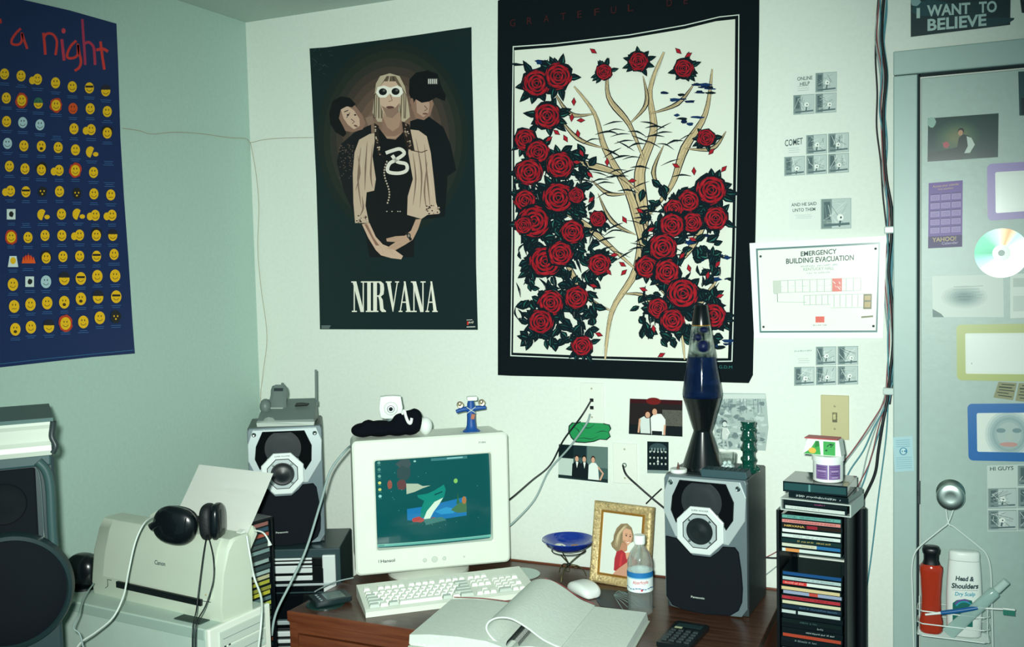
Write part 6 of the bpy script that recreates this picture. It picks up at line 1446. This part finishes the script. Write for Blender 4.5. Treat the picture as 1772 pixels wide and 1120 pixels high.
# ================================================================== SHOWER CADDY ON THE DOOR KNOB
def cyp(x, y, dy=-.075): return on(x, y, 1, dy)
KX, KZ = KNOB.x, KNOB.z
cdg = thing('shower_caddy', (KX, -.075, .66), 0, 'white wire shower caddy hanging from the door knob', 'shower caddy')
og = Vector((KX, -.075, .66))
def W3(pts, dy=-.075): return [on(x, y, 1, dy)-og for x, y in pts]
bm = NB()
tube(bm, [Vector((KX-.003, -.045, KZ+.013))-og, Vector((KX-.013, -.047, KZ))-og, Vector((KX-.012, -.05, KZ-.02))-og]+W3([(1641, 905), (1652, 913), (1692, 945), (1707, 960), (1714, 985), (1716, 1030), (1718, 1110), (1718, 1150)]), .0021, 8)
tube(bm, [Vector((KX-.003, -.045, KZ+.013))-og, Vector((KX+.012, -.047, KZ))-og, Vector((KX+.010, -.05, KZ-.02))-og]+W3([(1641, 904), (1628, 916), (1595, 943), (1582, 960), (1578, 985), (1579, 1030), (1581, 1110), (1582, 1150)]), .0021, 8)
obj('hanger', bm, WIREW, cdg, smooth=True)
yb, yf = -.040, -.105
xl, xr = on(1588, 1090, 1, -.075).x, on(1712, 1090, 1, -.075).x
def loopw(z_): return [(xl+.012-KX, yb+.075, z_-.66), (xl-KX, yb+.063, z_-.66), (xl-KX, yf+.087, z_-.66), (xl+.012-KX, yf+.075, z_-.66), (xr-.012-KX, yf+.075, z_-.66), (xr-KX, yf+.087, z_-.66), (xr-KX, yb+.063, z_-.66), (xr-.012-KX, yb+.075, z_-.66)]
zf = .668
bm = NB()
for z_ in (zf, zf+.030, zf+.062): tube(bm, loopw(z_), .0016, 8, 0, True)
for x in (xl+.004-KX, xr-.004-KX): tube(bm, [(x, 0, zf-.66), (x, 0, zf+.09-.66)], .0016, 8, 0)
obj('basket_rails', bm, WIREW, cdg, smooth=True)
bm = NB()
for i in range(8): y = yf+.006+i*(yb-yf-.012)/7+.075; tube(bm, [(xl-KX, y, zf-.66), (xr-KX, y, zf-.66)], .0013, 6, 0)
obj('basket_floor', bm, WIREW, cdg, smooth=True)
FZ = zf+.0016
# red body-wash bottle
s1 = thing('shampoo_bottle', (on(1611, 1090, 1, -.073).x, -.074, FZ), 0, 'transparent red bottle with black cap in the wire caddy', 'bottle')
def oval(w_, d_, z_, n=24, e=.8): return [(math.copysign(abs(math.cos(2*PI*i/n))**e, math.cos(2*PI*i/n))*w_, math.copysign(abs(math.sin(2*PI*i/n))**e, math.sin(2*PI*i/n))*d_, z_) for i in range(n)]
REDL = mat('red_liquid', '#dc5034', .08, trans=.6, ior=1.3, coat=.5)
bm = NB(); loft(bm, [oval(.024, .018, 0), oval(.0275, .021, .006), oval(.0275, .021, .03), oval(.0235, .018, .05), oval(.0225, .0175, .09), oval(.0255, .019, .14), oval(.0275, .021, .158), oval(.027, .021, .166), oval(.020, .017, .174)]); obj('bottle_body', bm, REDL, s1, smooth=True, ang=60)
bm = NB(); loft(bm, [oval(.021, .018, .1735), oval(.019, .0175, .178), oval(.0175, .0165, .184), oval(.018, .017, .198), oval(.0205, .018, .201), oval(.0215, .019, .210), oval(.018, .016, .217), oval(.01, .009, .219)]); obj('cap', bm, BLK, s1, smooth=True, ang=60)
# white shampoo
s3 = thing('shampoo_bottle', (on(1668, 1085, 1, -.073).x, -.073, FZ), 4, 'white shampoo bottle with black lettering in the wire caddy', 'bottle')
bm = NB(); loft(bm, [oval(.036, .017, 0), oval(.039, .020, .005), oval(.0405, .021, .06), oval(.0405, .021, .11), oval(.038, .020, .16), oval(.0355, .018, .190)], True, True); obj('bottle_body', bm, WHITEP, s3, smooth=True, ang=60)
bm = NB(); loft(bm, [oval(.0352, .0175, .191), oval(.0352, .0175, .207), oval(.033, .016, .212), oval(.026, .012, .2135)]); obj('cap', bm, WHITEP, s3, smooth=True, ang=60)
def sfn(u, v, o):
    return Vector((u, -.0195*max(0.05, (1-(abs(u)/.041)**2.5))**.4-.0022-o, v))
p = Paint(sfn, base=.0)
p.text('Head &', (-.021, .143), (.020, .1445), .0115, '#1d3c42', .035, up=(.12, 1)); p.text('Shoulders', (-.030, .123), (.030, .1265), .0125, '#1d3c42', .035, up=(.12, 1)); p.text('Dry Scalp', (-.022, .105), (.023, .108), .0095, '#2c9ab0', .02, up=(.12, 1))
p.stroke([(-.028, .1185), (.029, .1215)], .0006, '#1d3c42')
p.poly([(-.027, .030), (-.027, .085), (-.018, .094), (0, .099), (.016, .096), (.018, .085), (.018, .030)], '#17685e'); p.arc(-.002, .07, .022, .026, 60, 150, .0035, '#6a4f9a', 12); p.arc(0, .066, .022, .026, 50, 150, .003, '#2c9ab0', 12)
for l in range(3): p.stroke([(.021, .06-l*.005), (.032, .06-l*.005)], .0012, '#4c7074')
p.build('printed_label', PSEMI, s3, grid=(.003, None))
# toothpaste tube and toothbrush lean across the caddy front
tpz = thing('toothpaste_tube', on(1640, 1098, 1, -.098), 0, 'clear teal toothpaste tube leaning in front of the white bottle', 'toothpaste')
o_ = Vector(tpz.location); e_ = on(1742, 1006, 1, -.116)-o_
def basis(v):
    zv = v.normalized(); xv = zv.cross(Vector((0, 1, 0))).normalized(); yv = zv.cross(xv); return Matrix((xv, yv, zv)).transposed().to_4x4()
Bm = basis(e_); Lh = e_.length
bm = NB(); loft(bm, [[Bm @ Vector(q_) for q_ in s_] for s_ in (oval(.016, .0012, 0), oval(.0155, .004, Lh*.2), oval(.0145, .009, Lh*.55), oval(.0135, .0125, Lh*.80), oval(.006, .006, Lh*.84))]); obj('tube', bm, mat('paste_tube', '#b4d4cc', .15, alpha=.6, coat=.4), tpz, smooth=True, ang=60)
bm = NB(); loft(bm, [[Bm @ Vector(q_) for q_ in s_] for s_ in (oval(.0125, .0085, Lh*.45), oval(.0122, .0115, Lh*.79))]); 
bm.free()
bm = NB(); loft(bm, [[Bm @ Vector(q_) for q_ in s_] for s_ in (oval(.0095, .0095, Lh*.84), oval(.0088, .0088, Lh*1.0), oval(.005, .005, Lh*1.005))]); obj('cap', bm, mat('tube_cap', '#b9d0c8', .3), tpz, smooth=True, ang=60)
P0, P1, P2, P3 = [on(x, y, 1, -.1125) for x, y in ((1601, 1064), (1628, 1061), (1692, 1052), (1757, 1058))]
tb = thing('toothbrush', P0, 0, 'toothbrush with blue grip and green bristles across the caddy', 'toothbrush')
bm = NB(); tube(bm, [P0-P0, P1-P0], lambda t_: .0025+.001*t_, 10, 0); obj('handle_tip', bm, WHITEP, tb, smooth=True)
bm = NB(); tube(bm, [P1-P0, (P1+P2)/2-P0+Vector((0, 0, -.001)), P2-P0], lambda t_: .0048+.001*math.sin(t_*PI), 12); obj('grip', bm, mat('grip_blue', '#155c96', .35), tb, smooth=True)
bm = NB(); tube(bm, [P2-P0, (P2*.55+P3*.45)-P0+Vector((0, 0, .001)), P3-P0+Vector((-.004, 0, .003))], lambda t_: .0030-.0008*math.sin(t_*PI), 10); box(bm, P3-P0+Vector((-.014, 0, .0035)), (.028, .009, .004), .0015); obj('neck', bm, WHITEP, tb, smooth=True)
bm = NB()
for i in range(8):
    for j in range(3): box(bm, P3-P0+Vector((-.025+i*.0032, -.003+j*.003, -.0045)), (.0025, .0024, .012))
o = obj('bristles', bm, mat('bristle_green', '#23806c', .6), tb); o['kind'] = 'stuff'

# ================================================================== CABLES
def cable(name, pts, r, m, label, cat='cable', group=None, sm=6):
    bm = NB(); org = Vector(pts[0]); tube(bm, [Vector(q_)-org for q_ in pts], r, 8, sm); return tag(obj(name, bm, m, loc=org, smooth=True, ang=80), label, cat, group)
B = lambda L_, d: [back(x, y, d) for x, y in L_]
trunk = [(1528, -30), (1526, 20), (1524, 70), (1528, 130), (1526, 190), (1531, 250), (1532, 310), (1538, 360), (1540, 410), (1537, 470), (1539, 530), (1541, 590), (1540, 640), (1536, 690)]
r5 = random.Random(11)
fans = [([(1510, 735), (1482, 775), (1460, 805), (1452, 830), (1449, 852)], CGREY, .0016, 'pale grey'), ([(1506, 735), (1474, 782), (1450, 812), (1440, 835), (1438, 856)], CRED, .0013, 'reddish'), ([(1512, 740), (1494, 780), (1468, 820), (1458, 862), (1455, 905)], CBLUE, .0015, 'teal'),
        ([(1514, 745), (1500, 790), (1488, 840), (1470, 885), (1468, 930)], CGREY, .0013, 'thin grey'), ([(1520, 740), (1505, 800), (1482, 850), (1478, 900), (1470, 950)], CRED, .0012, 'thin red'), ([(1528, 730), (1520, 780), (1514, 820), (1496, 860), (1474, 905)], CBLK, .0030, 'thick black'),
        ([(1524, 740), (1508, 790), (1496, 830), (1482, 868), (1480, 910)], CBLUE, .0016, 'dark teal'), ([(1533, 760), (1520, 860), (1508, 960), (1494, 1060), (1484, 1140)], CBLUE, .0014, 'long slack')]
for i, (tail, m, r_, nm) in enumerate(fans):
    dx = -6+i*1.9; ph = r5.uniform(0, 6)
    pts = [(x+dx*(.75+.35*math.sin(y*.013+1))+2.6*math.sin(y*.03+ph), y) for x, y in trunk]
    off = .006+.0035*(i % 3)
    cable('wall_cable', B(pts, off)+B(tail, .010+.004*(i % 3)), r_*1.25, m, '%s cable in the bundle beside the door frame fanning out behind the rack' % nm, group='cables beside the door frame')
cable('wall_cable', B([(1522, -30), (1517, 40), (1515, 100), (1518, 160), (1517, 220), (1524, 280), (1528, 340), (1537, 420), (1541, 480), (1545, 560), (1546, 640), (1540, 700)], .0055), .0022, CBLK, 'dark cable bowing out left of the bundle near the ceiling', group='cables beside the door frame')
for i, (x, y, w_) in enumerate(((1541, 398, .03), (1538, 677, .028))):
    c = back(x, y, .012); tag(BX('cable_clip', (0, 0, 0), (w_, .022, .018), mat('clip_clear', '#c3d2cc', .25), bev=.003, loc=(c.x, -.0115, c.z)), ('white cable clip beside the evacuation notice', 'white cable clip above the light switch level')[i], 'cable clip')
# cords from the outlets
ro = Vector(back(1023, 693, .012))
cable('electric_cable', [ro, back(1005, 722, .03), back(975, 762, .02), back(952, 805, .02), on(920, 832, 1, -.05), on(890, 858, 1, -.075), on(872, 872, 1, -.075)], .0026, CBLK, 'black cord running from the upper outlet down behind the monitor', 'cord')
cable('electric_cable', [back(1021, 717, .012), back(1014, 735, .03), back(985, 775, .02), back(950, 815, .02), on(925, 865, 1, -.04), on(890, 903, 1, -.075), on(874, 915, 1, -.075)], .0030, CGREY, 'grey cord running from the upper outlet down behind the monitor', 'cord')
cable('electric_cable', [back(1078, 806, .008), back(1084, 822, .03), back(1105, 842, .02), back(1128, 862, .02), back(1150, 880, .012)], .0030, CBLK, 'black cord from the lower outlet passing behind the right loudspeaker', 'cord')
cable('electric_cable', [back(1118, 872, .006), back(1130, 860, .006), back(1145, 846, .006)], .0022, CBLK, 'short black cord crossing behind the gold picture frame', 'cord')
for i, (a, b, c_, m, nm) in enumerate((((1300, 962), (1338, 966), (1372, 964), CBLK, 'black'), ((1300, 975), (1335, 960), (1375, 935), CRED, 'reddish'), ((1305, 1010), (1338, 985), (1380, 950), CGREY, 'grey'))):
    cable('speaker_wire', B([a, b, c_], .02), .0013+.0012*(i == 0), m, '%s wire between the right loudspeaker and the disc rack' % nm, 'wire')
# monitor cable at the left
cable('monitor_cable', [mon(-.20, .16, -.03), D(600, 778, 2.74), D(572, 815, 2.72), D(555, 870, 2.68), D(530, 950, 2.62), D(505, 1005, 2.58), D(478, 1060, 2.56), D(470, 1100, 2.56)], .0034, CGREY, 'thick grey cable sweeping from the monitor down past the stereo', 'cable')
cable('desk_cable', [D(612, 1000, 2.82), on(585, 1006, 2, DZ+.003), on(560, 1016, 2, DZ+.003), on(545, 1024, 2, DZ+.003)], .002, CGREY, 'grey cord lying on the left end of the desk', 'cord')
# brittle thin wire along the corner
LW = mat('thin_wire', '#a3977f', .5)
cable('aerial_wire', [left(212, 222, .004), left(240, 226, .004), left(262, 232, .004), left(300, 229, .004), left(345, 231, .004), left(395, 238, .004), left(426, 240, .004), Vector((.004, -.004, back(434, 247).z)), back(455, 242, .004), back(490, 239, .004), back(542, 238, .004)], .0009, LW, 'thin tan wire strung across the room corner between two posters', 'wire')
cable('aerial_wire', [Vector((.005, -.005, back(434, 247).z)), back(443, 300, .004), back(448, 360, .004), back(446, 430, .004), back(452, 500, .004), back(462, 580, .004), back(456, 640, .004), back(451, 690, .01), on(458, 735, 1, -.12)], .0010, LW, 'thin tan wire hanging down the corner to the phone', 'wire')
# headphone leads and printer cords
hpd = 2.31
cable('headphone_cable', [D(268, 893, 2.36), D(250, 905, 2.30), D(234, 938, 2.27), D(222, 990, 2.25), D(214, 1030, 2.22), D(196, 1068, 2.20), D(166, 1094, 2.20), D(140, 1112, 2.20), D(125, 1135, 2.20)], .0022, CWHITE, 'white lead hanging from the left ear cup across the printer', 'cable')
cable('headphone_cable', [D(358, 926, 2.30), D(352, 960, 2.24), D(344, 1020, 2.205), D(340, 1055, 2.19), D(334, 1085, 2.13), D(333, 1130, 2.13)], .0015, CBLK, 'straight black lead hanging in front of the printer', 'cable')
cable('headphone_cable', [D(360, 926, 2.30), D(369, 965, 2.23), D(369, 1005, 2.205), D(356, 1048, 2.19), D(340, 1080, 2.14), D(338, 1130, 2.13)], .0015, CBLK, 'bowed black lead hanging in front of the printer', 'cable')
cable('printer_cable', [D(427, 928, 2.29), D(433, 965, 2.28), D(440, 1000, 2.30), D(452, 1035, 2.26), D(452, 1075, 2.20), D(446, 1130, 2.20)], .0026, CWHITE, 'white cable dropping past the right side of the printer', 'cable')
cable('power_lead', [D(440, 918, 2.40), D(455, 922, 2.42), D(464, 934, 2.42), D(467, 944, 2.42)], lambda t_: .0022+.004*max(0, t_-.7)/.3, CWHITE, 'white plug end curling over the right printer edge', 'cable')
cable('audio_cable', [D(162, 1010, 2.42), D(145, 1035, 2.30), D(137, 1062, 2.20), D(127, 1086, 2.16), D(138, 1098, 2.16), D(146, 1130, 2.16)], .0018, CGREY, 'thin grey lead with dark plug hanging at the left of the case', 'cable')
